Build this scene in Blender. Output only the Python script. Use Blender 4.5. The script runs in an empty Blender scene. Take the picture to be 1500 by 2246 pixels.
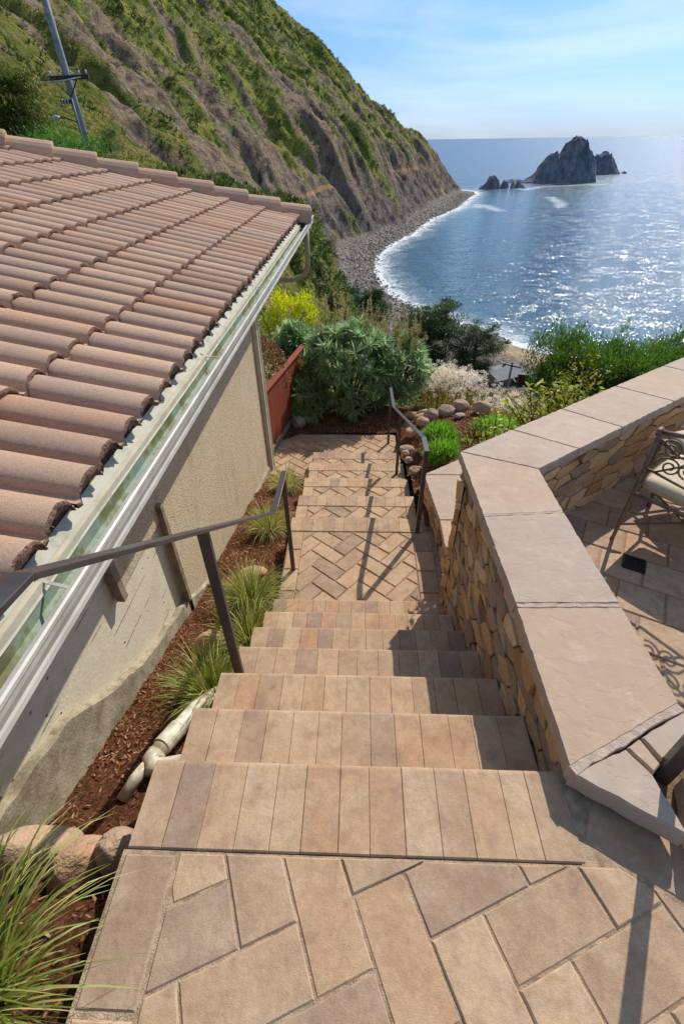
import bpy, math, random
import numpy as np
from mathutils import Matrix, Vector
R = math.radians
scn = bpy.context.scene
COL = scn.collection
random.seed(7)
rng = np.random.default_rng(11)

# ------------------------------------------------------------------ camera, sky, sun, exposure
yaw, pit, rol = R(-2.45), R(38.4), R(-0.9)
fw = Vector((math.sin(yaw)*math.cos(pit), math.cos(yaw)*math.cos(pit), -math.sin(pit)))
r0 = Vector((math.cos(yaw), -math.sin(yaw), 0)); u0 = r0.cross(fw)
rr = r0*math.cos(rol) + u0*math.sin(rol); uu = u0*math.cos(rol) - r0*math.sin(rol)
cam = bpy.data.objects.new('camera', bpy.data.cameras.new('camera')); COL.objects.link(cam)
M = Matrix((rr, uu, -fw)).transposed().to_4x4(); M.translation = (0, 0, 1.5)
cam.matrix_world = M
cam.data.sensor_fit = 'HORIZONTAL'; cam.data.sensor_width = 36; cam.data.lens = 36*1030/1500
cam.data.clip_start = 0.05; cam.data.clip_end = 200000
scn.camera = cam

SUN_AZ, SUN_EL = R(31), R(41)
sunv = Vector((math.sin(SUN_AZ)*math.cos(SUN_EL), math.cos(SUN_AZ)*math.cos(SUN_EL), math.sin(SUN_EL)))
sl = bpy.data.lights.new('sun', 'SUN'); sl.energy = 4.4; sl.angle = R(0.5); sl.color = (1, 0.94, 0.85)
so = bpy.data.objects.new('sun', sl); COL.objects.link(so)
so.rotation_euler = sunv.to_track_quat('Z', 'Y').to_euler(); so.location = (40, 60, 60)

w = bpy.data.worlds.new('World'); scn.world = w; w.use_nodes = True
nt = w.node_tree; nt.nodes.clear()
sky = nt.nodes.new('ShaderNodeTexSky'); sky.sky_type = 'NISHITA'; sky.sun_disc = False
sky.sun_elevation = SUN_EL; sky.sun_rotation = SUN_AZ; sky.air_density = 1.0; sky.dust_density = 0.6; sky.ozone_density = 1.4; sky.altitude = 50
bg = nt.nodes.new('ShaderNodeBackground'); bg.inputs['Strength'].default_value = 0.155
out = nt.nodes.new('ShaderNodeOutputWorld')
tc = nt.nodes.new('ShaderNodeTexCoord'); mp = nt.nodes.new('ShaderNodeMapping')
mp.inputs['Scale'].default_value = (1.1, 1.6, 9.0); mp.inputs['Rotation'].default_value = (0.12, 0.1, 0.5)
nz = nt.nodes.new('ShaderNodeTexNoise'); nz.inputs['Scale'].default_value = 1.5; nz.inputs['Detail'].default_value = 7; nz.inputs['Roughness'].default_value = 0.55; nz.inputs['Distortion'].default_value = 0.6
cr = nt.nodes.new('ShaderNodeValToRGB'); cr.color_ramp.elements[0].position = 0.45; cr.color_ramp.elements[1].position = 0.8
cr.color_ramp.elements[1].color = (0.6, 0.6, 0.6, 1)
sx = nt.nodes.new('ShaderNodeSeparateXYZ'); gr = nt.nodes.new('ShaderNodeValToRGB')          # clear marine air: bluer and less glaring towards the horizon
e = gr.color_ramp.elements; e[0].position = 0.0; e[0].color = (0.31, 0.46, 0.88, 1); e[1].position = 0.55; e[1].color = (0.86, 0.95, 1.0, 1)
e2 = e.new(0.06); e2.color = (0.33, 0.49, 0.88, 1); e2 = e.new(0.2); e2.color = (0.40, 0.57, 0.86, 1)
tm = nt.nodes.new('ShaderNodeMix'); tm.data_type = 'RGBA'; tm.blend_type = 'MULTIPLY'; tm.inputs[0].default_value = 1
mx = nt.nodes.new('ShaderNodeMix'); mx.data_type = 'RGBA'; mx.inputs[7].default_value = (6.4, 7.0, 7.7, 1)
L = nt.links.new
L(tc.outputs['Generated'], sx.inputs[0]); L(sx.outputs[2], gr.inputs[0]); L(sky.outputs[0], tm.inputs[6]); L(gr.outputs[0], tm.inputs[7])
L(tc.outputs['Generated'], mp.inputs[0]); L(mp.outputs[0], nz.inputs['Vector']); L(nz.outputs['Fac'], cr.inputs[0])
L(cr.outputs[0], mx.inputs[0]); L(tm.outputs[2], mx.inputs[6]); L(mx.outputs[2], bg.inputs[0]); L(bg.outputs[0], out.inputs[0])

vs = scn.view_settings; scn.display_settings.display_device = 'sRGB'
vs.view_transform = 'Standard'; vs.look = 'None'; vs.gamma = 1; vs.exposure = 0.0; vs.use_curve_mapping = False
scn.cycles.max_bounces = 6; scn.cycles.transparent_max_bounces = 4
scn.cycles.sample_clamp_indirect = 6

# ------------------------------------------------------------------ helpers: noise
def _h(ix, iy, s):
    n = (ix.astype(np.int64)*374761393 + iy.astype(np.int64)*668265263 + s*974711) & 0x7fffffff
    n = ((n ^ (n >> 13))*1274126177) & 0x7fffffff
    return ((n ^ (n >> 16)) & 0xffff)/65535.0
def vnoise(x, y, s=0):
    x = np.asarray(x, float); y = np.asarray(y, float)
    ix = np.floor(x); iy = np.floor(y); fx = x-ix; fy = y-iy
    fx = fx*fx*(3-2*fx); fy = fy*fy*(3-2*fy)
    a = _h(ix, iy, s); b = _h(ix+1, iy, s); c = _h(ix, iy+1, s); d = _h(ix+1, iy+1, s)
    return (a*(1-fx)+b*fx)*(1-fy)+(c*(1-fx)+d*fx)*fy
def fbm(x, y, s=0, o=4, g=0.5):
    t = 0; a = 1; n = 0
    for i in range(o):
        t = t + a*vnoise(x, y, s+i*17); n += a; a *= g; x = np.asarray(x)*2.03+3.1; y = np.asarray(y)*2.03+1.7
    return t/n
def sstep(a, b, x):
    t = np.clip((np.asarray(x, float)-a)/(b-a), 0, 1); return t*t*(3-2*t)

# ------------------------------------------------------------------ helpers: objects
def tag(o, label=None, cat=None, group=None, kind=None):
    if label: o['label'] = label
    if cat: o['category'] = cat
    if group: o['group'] = group
    if kind: o['kind'] = kind
    return o
def thing(name, label, cat, loc=(0, 0, 0), group=None):
    o = bpy.data.objects.new(name, None); COL.objects.link(o); o.location = loc; o.empty_display_size = 0.1
    return tag(o, label, cat, group)
def setpar(o, p):
    o.parent = p; o.matrix_parent_inverse = Matrix.Translation(-Vector(p.location)) if p.parent is None else Matrix.Identity(4)
def mesh_np(name, V, F, mat, parent=None, tint=None, smooth=False, attrs=None, fn=4):
    V = np.asarray(V, np.float32); F = np.asarray(F, np.int32)
    me = bpy.data.meshes.new(name)
    me.vertices.add(len(V)); me.vertices.foreach_set('co', V.ravel())
    me.loops.add(F.size); me.loops.foreach_set('vertex_index', F.ravel())
    me.polygons.add(len(F)); me.polygons.foreach_set('loop_start', np.arange(0, F.size, fn, dtype=np.int32))
    me.polygons.foreach_set('loop_total', np.full(len(F), fn, np.int32))
    if smooth: me.polygons.foreach_set('use_smooth', np.ones(len(F), bool))
    me.update(calc_edges=True)
    if tint is not None:
        a = me.attributes.new('tint', 'FLOAT', 'FACE'); a.data.foreach_set('value', np.asarray(tint, np.float32))
    for k, val in (attrs or {}).items():
        a = me.attributes.new(k, 'FLOAT', 'POINT'); a.data.foreach_set('value', np.asarray(val, np.float32).ravel())
    me.validate(); me.materials.append(mat)
    o = bpy.data.objects.new(name, me); COL.objects.link(o)
    if parent is not None: setpar(o, parent)
    return o
class MB:
    def __init__(s): s.v = []; s.f = []; s.t = []
    def add(s, vs_, fs, tint=0.5):
        b = len(s.v); s.v += [tuple(p) for p in vs_]
        for f in fs: s.f.append(tuple(i+b for i in f)); s.t.append(tint)
    def box(s, c, d, rz=0.0, tint=0.5, ch=0.0):
        x, y, z = d[0]/2, d[1]/2, d[2]/2
        p = [(-x, -y), (x, -y), (x, y), (-x, y)]
        ca, sa = math.cos(rz), math.sin(rz)
        p = [(c[0]+a*ca-b*sa, c[1]+a*sa+b*ca) for a, b in p]
        s.prism(p, c[2]-z, c[2]+z, ch, tint)
    def prism(s, poly, z0, z1, ch=0.0, tint=0.5, jit=0.0):
        n = len(poly)
        A = sum(poly[i][0]*poly[(i+1) % n][1]-poly[(i+1) % n][0]*poly[i][1] for i in range(n))
        if A < 0: poly = poly[::-1]
        rings = [[(x, y, z0) for x, y in poly]]
        if ch > 0:
            rings.append([(x, y, z1-ch) for x, y in poly])
            ins = inset(poly, ch)
            rings.append([(x, y, z1+random.uniform(-jit, jit)) for x, y in ins])
        else: rings.append([(x, y, z1) for x, y in poly])
        vs_ = [p for r in rings for p in r]; fs = [tuple(range(n))[::-1]]
        for k in range(len(rings)-1):
            for i in range(n):
                j = (i+1) % n; fs.append((k*n+i, k*n+j, (k+1)*n+j, (k+1)*n+i))
        fs.append(tuple((len(rings)-1)*n+i for i in range(n)))
        s.add(vs_, fs, tint)
    def tube(s, pts, rad, n=8, tint=0.5, cap=True):
        pts = [Vector(p) for p in pts]; m = len(pts)
        if not hasattr(rad, '__len__'): rad = [rad]*m
        vs_ = []; prev = None
        for i, p in enumerate(pts):
            d = (pts[min(i+1, m-1)]-pts[max(i-1, 0)]).normalized()
            if prev is None: prev = d.orthogonal().normalized()
            a = (prev-d*prev.dot(d)).normalized(); b = d.cross(a); prev = a
            for k in range(n):
                t = 2*math.pi*k/n; vs_.append(p+(a*math.cos(t)+b*math.sin(t))*rad[i])
        fs = []
        for i in range(m-1):
            for k in range(n):
                j = (k+1) % n; fs.append((i*n+k, i*n+j, (i+1)*n+j, (i+1)*n+k))
        if cap: fs.append(tuple(range(n))[::-1]); fs.append(tuple((m-1)*n+k for k in range(n)))
        s.add(vs_, fs, tint)
    def bar(s, pts, wid, th, tint=0.5):
        # flat bar: wid lies level, th is measured square to the run
        pts = [Vector(p) for p in pts]; m = len(pts); vs_ = []
        for i, p in enumerate(pts):
            d = (pts[min(i+1, m-1)]-pts[max(i-1, 0)]).normalized()
            a = d.cross(Vector((0, 0, 1)));  a = a.normalized() if a.length > 1e-3 else Vector((1, 0, 0))
            b = a.cross(d).normalized()
            for sx, sz in ((-1, -1), (1, -1), (1, 1), (-1, 1)):
                vs_.append(p+a*(sx*wid/2)+b*(sz*th/2))
        fs = [(0, 1, 2, 3)[::-1], tuple((m-1)*4+k for k in range(4))]
        for i in range(m-1):
            for k in range(4):
                j = (k+1) % 4; fs.append((i*4+k, i*4+j, (i+1)*4+j, (i+1)*4+k))
        s.add(vs_, fs, tint)
    def build(s, name, mat, parent=None, smooth=False, bevel=0):
        me = bpy.data.meshes.new(name); me.from_pydata(s.v, [], s.f); me.update()
        a = me.attributes.new('tint', 'FLOAT', 'FACE'); a.data.foreach_set('value', np.array(s.t, np.float32))
        if smooth: me.polygons.foreach_set('use_smooth', np.ones(len(s.f), bool))
        me.materials.append(mat)
        o = bpy.data.objects.new(name, me); COL.objects.link(o)
        if parent is not None: setpar(o, parent)
        if bevel:
            b = o.modifiers.new('bevel', 'BEVEL'); b.width = bevel; b.segments = 2; b.limit_method = 'ANGLE'
        return o
def inset(poly, d):
    n = len(poly); outp = []
    for i in range(n):
        p0 = Vector(poly[i-1]); p1 = Vector(poly[i]); p2 = Vector(poly[(i+1) % n])
        e1 = (p1-p0); e2 = (p2-p1)
        if e1.length < 1e-7 or e2.length < 1e-7: outp.append(tuple(p1)); continue
        e1.normalize(); e2.normalize()
        n1 = Vector((-e1.y, e1.x)); n2 = Vector((-e2.y, e2.x)); b = n1+n2
        k = b.dot(n1)
        q = p1 + b*(d/max(k, 0.35)); outp.append((q.x, q.y))
    return outp
def clip(poly, a, b):
    # keep the part of poly left of the line a->b
    outp = []; n = len(poly)
    sd = lambda p: (b[0]-a[0])*(p[1]-a[1])-(b[1]-a[1])*(p[0]-a[0])
    for i in range(n):
        p, q = poly[i], poly[(i+1) % n]; sp, sq = sd(p), sd(q)
        if sp >= 0: outp.append(p)
        if (sp > 0 > sq) or (sp < 0 < sq):
            t = sp/(sp-sq); outp.append((p[0]+(q[0]-p[0])*t, p[1]+(q[1]-p[1])*t))
    return outp
def clip_poly(poly, region):
    n = len(region)
    for i in range(n):
        if len(poly) < 3: return []
        poly = clip(poly, region[i], region[(i+1) % n])
    return poly
def area(p): return abs(sum(p[i-1][0]*p[i][1]-p[i][0]*p[i-1][1] for i in range(len(p))))/2 if len(p) > 2 else 0

# ------------------------------------------------------------------ helpers: materials
def S(r, g, b):
    f = lambda c: (c/255/12.92) if c <= 10 else ((c/255+0.055)/1.055)**2.4
    return (f(r), f(g), f(b), 1)
class MT:
    def __init__(s, name):
        s.m = bpy.data.materials.new(name); s.m.use_nodes = True; s.t = s.m.node_tree; s.t.nodes.clear()
        s.pos = s.n('ShaderNodeNewGeometry').outputs['Position']
    def n(s, ty, props=None, **ins):
        nd = s.t.nodes.new(ty)
        for k, v in (props or {}).items(): setattr(nd, k, v)
        for k, v in ins.items():
            k = int(k[1:]) if k[0] == '_' and k[1:].isdigit() else k.replace('_', ' ')
            s.set(nd.inputs[k], v)
        return nd
    def set(s, inp, v):
        if isinstance(v, bpy.types.NodeSocket): s.t.links.new(v, inp)
        else: inp.default_value = v
    def map(s, scale, rot=(0, 0, 0), vec=None):
        return s.n('ShaderNodeMapping', Vector=vec or s.pos, Scale=scale, Rotation=rot).outputs[0]
    def noise(s, scale, detail=4, rough=0.55, vec=None, dist=0.0):
        return s.n('ShaderNodeTexNoise', Vector=vec or s.pos, Scale=scale, Detail=detail, Roughness=rough, Distortion=dist).outputs['Fac']
    def voro(s, scale, vec=None, feature='F1'):
        return s.n('ShaderNodeTexVoronoi', {'feature': feature}, Vector=vec or s.pos, Scale=scale)
    def ramp(s, fac, stops):
        nd = s.n('ShaderNodeValToRGB', Fac=fac); e = nd.color_ramp.elements
        while len(e) < len(stops): e.new(0.5)
        for i, (p, c) in enumerate(stops):
            e[i].position = p; e[i].color = c if hasattr(c, '__len__') else (c, c, c, 1)
        return nd.outputs[0]
    def mix(s, f, a, b, mode='MIX'):
        nd = s.n('ShaderNodeMix', {'data_type': 'RGBA', 'blend_type': mode})
        s.set(nd.inputs[0], f); s.set(nd.inputs[6], a); s.set(nd.inputs[7], b); return nd.outputs[2]
    def math(s, op, a, b=0.0, c=0.0, clamp=False):
        nd = s.n('ShaderNodeMath', {'operation': op, 'use_clamp': clamp}); s.set(nd.inputs[0], a); s.set(nd.inputs[1], b); s.set(nd.inputs[2], c); return nd.outputs[0]
    def attr(s, name): return s.n('ShaderNodeAttribute', {'attribute_name': name}).outputs['Fac']
    def hsv(s, col, v=1.0, sat=1.0, h=0.5): return s.n('ShaderNodeHueSaturation', Color=col, Value=v, Saturation=sat, Hue=h).outputs[0]
    def bump(s, h, dist=0.01, st=1.0, nrm=None):
        nd = s.n('ShaderNodeBump', Height=h, Distance=dist, Strength=st)
        if nrm: s.set(nd.inputs['Normal'], nrm)
        return nd.outputs[0]
    def out(s, col, rough=0.7, nrm=None, metal=0.0, spec=0.4, trans=0.0, **kw):
        b = s.n('ShaderNodeBsdfPrincipled', Roughness=rough, Metallic=metal)
        s.set(b.inputs['Base Color'], col); b.inputs['Specular IOR Level'].default_value = spec
        for k, v in kw.items(): s.set(b.inputs[k.replace('_', ' ')], v)
        if nrm: s.set(b.inputs['Normal'], nrm)
        sh = b.outputs[0]
        if trans > 0:
            tr = s.n('ShaderNodeBsdfTranslucent'); s.set(tr.inputs[0], s.hsv(col, 1.5, 1.1) if isinstance(col, bpy.types.NodeSocket) else col)
            ms = s.n('ShaderNodeMixShader', Fac=trans); s.t.links.new(sh, ms.inputs[1]); s.t.links.new(tr.outputs[0], ms.inputs[2]); sh = ms.outputs[0]
        o = s.n('ShaderNodeOutputMaterial'); s.t.links.new(sh, o.inputs[0]); return s.m

def leaf_mat(name, stops, trans=0.3, rough=0.5, big=0.0):
    m = MT(name); col = m.ramp(m.attr('tint'), stops)
    n = m.noise(1.3 if not big else big, 3)
    col = m.hsv(col, m.math('MULTIPLY_ADD', n, 0.7, 0.65))
    return m.out(col, rough, trans=trans, spec=0.35)

def paver_mat(name, light, mid, dark, red):
    m = MT(name); t = m.attr('tint')
    base = m.ramp(t, [(0.0, dark), (0.22, mid), (0.45, light), (0.62, mid), (0.8, red), (1.0, light)])
    n1 = m.noise(7, 5, 0.6); n2 = m.noise(38, 4, 0.65); n3 = m.noise(420, 2, 0.6)
    streak = m.noise(9, 4, 0.6, vec=m.map((1.7, 0.9, 1)), dist=0.8)
    col = m.mix(m.ramp(streak, [(0.5, 0.0), (0.72, 0.45)]), base, S(136, 114, 98))
    blo = m.noise(15, 4, 0.6); col = m.mix(m.ramp(blo, [(0.5, 0.0), (0.68, 0.55)]), col, S(150, 121, 97))
    col = m.mix(m.ramp(n1, [(0.45, 0.0), (0.75, 0.6)]), col, S(200, 176, 146))
    col = m.hsv(col, m.math('MULTIPLY_ADD', m.math('ADD', n2, m.noise(120, 3, 0.7)), 0.5, 0.52))
    spk = m.voro(160).outputs['Distance']
    spn = m.noise(5, 2)
    wh = m.math('MULTIPLY', m.ramp(spk, [(0.10, 1.0), (0.2, 0.0)]), m.ramp(spn, [(0.55, 0.0), (0.7, 0.6)]))
    col = m.mix(wh, col, S(205, 195, 180))
    col = m.hsv(col, m.math('MULTIPLY_ADD', n3, 0.5, 0.74), 1.04)
    h = m.math('ADD', m.math('MULTIPLY', n3, 0.5), m.math('MULTIPLY', n2, 1.0))
    return m.out(col, 0.8, m.bump(h, 0.004, 0.6), spec=0.25)

PAVER = paver_mat('concrete_paver', S(190, 161, 130), S(173, 144, 117), S(150, 126, 109), S(181, 143, 111))
m = MT('joint_sand'); JOINT = m.out(m.hsv(m.ramp(m.noise(30, 4), [(0.3, S(140, 118, 96)), (0.7, S(194, 170, 140))]), m.math('MULTIPLY_ADD', m.noise(300, 2), 0.8, 0.6)), 0.95, m.bump(m.noise(260, 3), 0.004, 1), spec=0.1)

m = MT('flagstone_cap'); t_ = m.attr('tint')
b_ = m.ramp(t_, [(0, S(176, 149, 124)), (0.35, S(186, 160, 135)), (0.6, S(176, 157, 139)), (1, S(190, 166, 143))])
n_ = m.noise(3.5, 5, 0.6); cl = m.noise(4.0, 7, 0.58, vec=m.map((1.0, 1.7, 1), (0, 0, 1.9)), dist=0.35); fi = m.noise(240, 3)
b_ = m.mix(m.ramp(n_, [(0.42, 0.0), (0.7, 0.65)]), b_, S(172, 146, 122)); b_ = m.mix(m.ramp(m.noise(11, 5, 0.65), [(0.55, 0.0), (0.75, 0.5)]), b_, S(206, 186, 164)); b_ = m.mix(m.ramp(m.noise(26, 4, 0.7), [(0.62, 0.0), (0.72, 0.5)]), b_, S(142, 124, 108))
b_ = m.hsv(b_, m.math('MULTIPLY_ADD', fi, 0.3, 0.85))
crk = m.ramp(cl, [(0.0, 0.0), (0.42, 0.1), (0.45, 0.34), (0.55, 0.4), (0.575, 0.62), (1, 0.8)])
b_ = m.hsv(b_, m.math('MULTIPLY_ADD', m.noise(16, 3), 0.24, 0.88))
CAP = m.out(b_, 0.75, m.bump(m.math('ADD', crk, m.math('MULTIPLY', fi, 0.10)), 0.006, 0.5), spec=0.3)
m = MT('lime_mortar'); MORTAR = m.out(m.ramp(m.noise(30, 4), [(0.3, S(168, 146, 128)), (0.7, S(196, 177, 160))]), 0.9, m.bump(m.noise(140, 3), 0.004, 1), spec=0.2)

m = MT('wall_stone'); t_ = m.attr('tint')
b_ = m.ramp(t_, [(0, S(150, 116, 80)), (0.15, S(206, 172, 126)), (0.3, S(186, 146, 98)), (0.45, S(138, 120, 104)), (0.6, S(210, 180, 138)), (0.75, S(176, 130, 82)), (0.88, S(170, 148, 124)), (1, S(120, 96, 74))])
n_ = m.noise(9, 5, 0.65); n2 = m.noise(60, 4)
b_ = m.mix(m.ramp(n_, [(0.48, 0.0), (0.72, 0.55)]), b_, S(184, 138, 84))
b_ = m.mix(m.ramp(m.noise(4, 3), [(0.55, 0.0), (0.75, 0.5)]), b_, S(96, 84, 74))
b_ = m.hsv(b_, m.math('MULTIPLY_ADD', n2, 0.8, 0.72))
STONE = m.out(b_, 0.85, m.bump(m.math('ADD', n_, n2), 0.008, 0.8), spec=0.12)
m = MT('wall_mortar'); WMORT = m.out(m.ramp(m.noise(25, 4), [(0.3, S(104, 84, 62)), (0.7, S(152, 126, 96))]), 0.95, m.bump(m.noise(120, 3), 0.008, 1), spec=0.1)

m = MT('roof_tile'); t_ = m.attr('tint')
b_ = m.ramp(t_, [(0, S(160, 131, 110)), (0.3, S(178, 146, 121)), (0.55, S(166, 140, 121)), (0.8, S(186, 154, 129)), (1, S(172, 132, 106))])
n2 = m.noise(330, 3, 0.7); n1 = m.noise(4, 4)
b_ = m.mix(m.ramp(n1, [(0.5, 0.0), (0.75, 0.45)]), b_, S(150, 130, 117))
b_ = m.hsv(b_, m.math('MULTIPLY_ADD', m.math('ADD', m.math('MULTIPLY', n2, 0.6), m.math('MULTIPLY', m.noise(95, 4, 0.8), 1.4)), 0.85, 0.34))
vo = m.voro(26); lic = m.math('MULTIPLY', m.ramp(vo.outputs['Distance'], [(0.1, 1.0), (0.16, 0.0)]), m.ramp(m.noise(9, 3), [(0.52, 0.0), (0.6, 0.75)]))
b_ = m.mix(lic, b_, S(192, 174, 156))
TILE = m.out(b_, 0.95, m.bump(n2, 0.004, 0.8), spec=0.08)
m = MT('tile_mortar'); TMORT = m.out(m.hsv(S(150, 118, 100), m.math('MULTIPLY_ADD', m.noise(110, 4), 1.3, 0.25)), 0.95, m.bump(m.noise(90, 4), 0.02, 1), spec=0.1)

def simple(name, c1, c2, sc=8, rough=0.6, bump=0.002, bsc=60, metal=0.0, spec=0.4, fine=0.3):
    m = MT(name); n = m.noise(sc, 5, 0.6)
    col = m.mix(m.ramp(n, [(0.35, 0.0), (0.65, 1.0)]), c1, c2); col = m.hsv(col, m.math('MULTIPLY_ADD', m.noise(bsc, 3), fine, 1-fine/2))
    return m.out(col, rough, m.bump(m.noise(bsc, 4), bump, 0.7), metal=metal, spec=spec)
GUTTER = simple('gutter_paint', S(172, 167, 154), S(200, 195, 182), 5, 0.45, 0.001, 30, fine=0.12)
m = MT('gutter_patina'); n_ = m.noise(5, 6, 0.65)
b_ = m.ramp(n_, [(0.36, S(128, 148, 134)), (0.46, S(146, 160, 142)), (0.54, S(122, 126, 90)), (0.7, S(98, 98, 64))])
PATINA = m.out(m.hsv(b_, m.math('MULTIPLY_ADD', m.noise(70, 3), 0.3, 0.85)), 0.7, spec=0.3)
m = MT('flashing'); n_ = m.noise(9, 5, 0.65)
FLASH = m.out(m.ramp(n_, [(0.35, S(184, 180, 160)), (0.55, S(172, 168, 148)), (0.7, S(138, 136, 112))]), 0.6, spec=0.35)
m = MT('stucco'); n_ = m.noise(95, 4, 0.7); n1 = m.noise(2.5, 4)
b_ = m.mix(n1, S(222, 203, 168), S(206, 184, 148))
sk = m.noise(9, 4, 0.6, vec=m.map((1, 1, 0.12))); b_ = m.mix(m.ramp(sk, [(0.52, 0.0), (0.72, 0.5)]), b_, S(176, 154, 120))
b_ = m.hsv(b_, m.ramp(n_, [(0.38, 0.55), (0.5, 0.95), (0.7, 1.06)]))
STUCCO = m.out(b_, 0.92, m.bump(n_, 0.012, 1), spec=0.15)
m = MT('formed_concrete'); n1 = m.noise(3, 6, 0.62); n2 = m.noise(55, 4)
b_ = m.ramp(n1, [(0.3, S(206, 192, 164)), (0.55, S(218, 206, 180)), (0.75, S(190, 176, 150))])
pit = m.voro(14).outputs['Distance']; pk = m.math('MULTIPLY', m.ramp(pit, [(0.07, 1.0), (0.13, 0.0)]), m.ramp(m.noise(7, 2), [(0.5, 0.0), (0.58, 1.0)]))
brd = m.ramp(m.math('FRACT', m.math('MULTIPLY', m.n('ShaderNodeSeparateXYZ', Vector=m.pos).outputs[2], 6.2)), [(0.0, 1.0), (0.03, 1.0), (0.05, 0.0), (1, 0.0)])
brd = m.math('MULTIPLY', brd, m.ramp(m.noise(5, 3), [(0.5, 0.0), (0.62, 0.6)]))
b_ = m.mix(m.math('MAXIMUM', pk, brd), b_, S(120, 108, 92))
b_ = m.hsv(b_, m.math('MULTIPLY_ADD', n2, 0.25, 0.87))
CONC = m.out(b_, 0.9, m.bump(m.math('SUBTRACT', m.math('MULTIPLY', n2, 0.3), m.math('ADD', pk, brd)), 0.008, 1), spec=0.2)
m = MT('weathered_footing'); n1 = m.noise(4, 6, 0.65); n2 = m.noise(70, 4)
b_ = m.ramp(n1, [(0.3, S(118, 108, 90)), (0.45, S(156, 144, 120)), (0.6, S(180, 168, 144)), (0.75, S(146, 136, 112))]); b_ = m.mix(m.ramp(m.noise(11, 5, 0.7), [(0.5, 0.0), (0.62, 0.6)]), b_, S(120, 106, 84))
FOOT = m.out(m.hsv(b_, m.math('MULTIPLY_ADD', n2, 0.5, 0.72)), 0.95, m.bump(m.math('ADD', n1, n2), 0.005, 0.7), spec=0.1)
TRIM = simple('trim_paint', S(216, 206, 180), S(196, 186, 160), 7, 0.55, 0.001, 60)
DSP = simple('downspout_paint', S(184, 170, 140), S(160, 146, 116), 8, 0.6, 0.001, 60)
OLDWOOD = simple('old_wood', S(150, 136, 112), S(110, 96, 78), 14, 0.85, 0.003, 90)
m = MT('red_fence_paint'); st = m.noise(20, 4, vec=m.map((1, 1, 0.08))); 
b_ = m.mix(st, S(156, 82, 52), S(118, 56, 38)); FENCE = m.out(m.hsv(b_, m.math('MULTIPLY_ADD', m.noise(60, 3), 0.3, 0.85)), 0.6, m.bump(st, 0.004, 0.7), spec=0.3)
BRONZE = simple('bronze_metal', S(74, 66, 62), S(60, 54, 52), 20, 0.38, 0.0005, 90, spec=0.6, fine=0.15)
IRON = simple('wrought_iron', S(132, 108, 86), S(104, 84, 66), 25, 0.5, 0.001, 120, spec=0.5)
m = MT('cushion_cloth'); CUSH = m.out(m.mix(m.noise(12, 3), S(214, 198, 170), S(196, 178, 148)), 0.9, m.bump(m.noise(500, 2), 0.002, 0.6), spec=0.15)
DRAIN = simple('drain_iron', S(26, 25, 24), S(38, 36, 34), 40, 0.6)
PVC = simple('pvc_pipe', S(222, 216, 196), S(160, 146, 116), 14, 0.4, 0.001, 60, fine=0.2)
m = MT('bark_mulch'); n1 = m.noise(45, 6, 0.75); n2 = m.noise(6, 3)
b_ = m.ramp(n1, [(0.3, S(48, 30, 21)), (0.48, S(96, 62, 42)), (0.6, S(126, 84, 58)), (0.75, S(150, 112, 82))])
b_ = m.mix(m.ramp(n2, [(0.55, 0.0), (0.7, 0.6)]), b_, S(122, 92, 68))
MULCH = m.out(b_, 0.95, m.bump(n1, 0.03, 1), spec=0.1)
m = MT('mulch_chip'); CHIP = m.out(m.ramp(m.attr('tint'), [(0, S(74, 44, 28)), (0.4, S(120, 74, 48)), (0.7, S(146, 96, 66)), (1, S(176, 142, 112))]), 0.9, spec=0.1)
m = MT('fieldstone'); t_ = m.n('ShaderNodeObjectInfo').outputs['Random']; n1 = m.noise(6, 6, 0.65); n2 = m.noise(70, 4)
b_ = m.ramp(t_, [(0, S(190, 150, 118)), (0.3, S(176, 156, 138)), (0.6, S(198, 160, 124)), (1, S(164, 148, 136))])
b_ = m.mix(m.ramp(n1, [(0.45, 0.0), (0.75, 0.6)]), b_, S(132, 112, 98)); b_ = m.hsv(b_, m.math('MULTIPLY_ADD', n2, 0.5, 0.75))
ROCK = m.out(b_, 0.85, m.bump(m.math('ADD', m.math('MULTIPLY', n1, 3.0), n2), 0.012, 0.8), spec=0.25)
WOODPOLE = simple('weathered_pole', S(156, 156, 160), S(122, 124, 130), 3, 0.8, 0.004, 20)
DARKWOOD = simple('dark_crossarm', S(64, 60, 62), S(48, 45, 46), 5, 0.8)
GALV = simple('galvanised', S(190, 194, 198), S(170, 174, 180), 5, 0.45)
BARK = simple('tree_bark', S(92, 72, 56), S(64, 50, 40), 6, 0.9, 0.02, 30)
TWIG = simple('dry_stem', S(124, 92, 62), S(96, 74, 48), 9, 0.9)
SHINGLE = simple('grey_shingle', S(128, 128, 130), S(108, 110, 114), 2, 0.85, 0.02, 8)
SIDING = simple('grey_siding', S(150, 146, 138), S(134, 130, 124), 2, 0.8)
REDWALL = simple('red_siding', S(120, 64, 46), S(104, 54, 40), 2, 0.8)
m = MT('window_glass'); GLASS = m.out(S(36, 44, 52), 0.12, spec=0.6)

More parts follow.
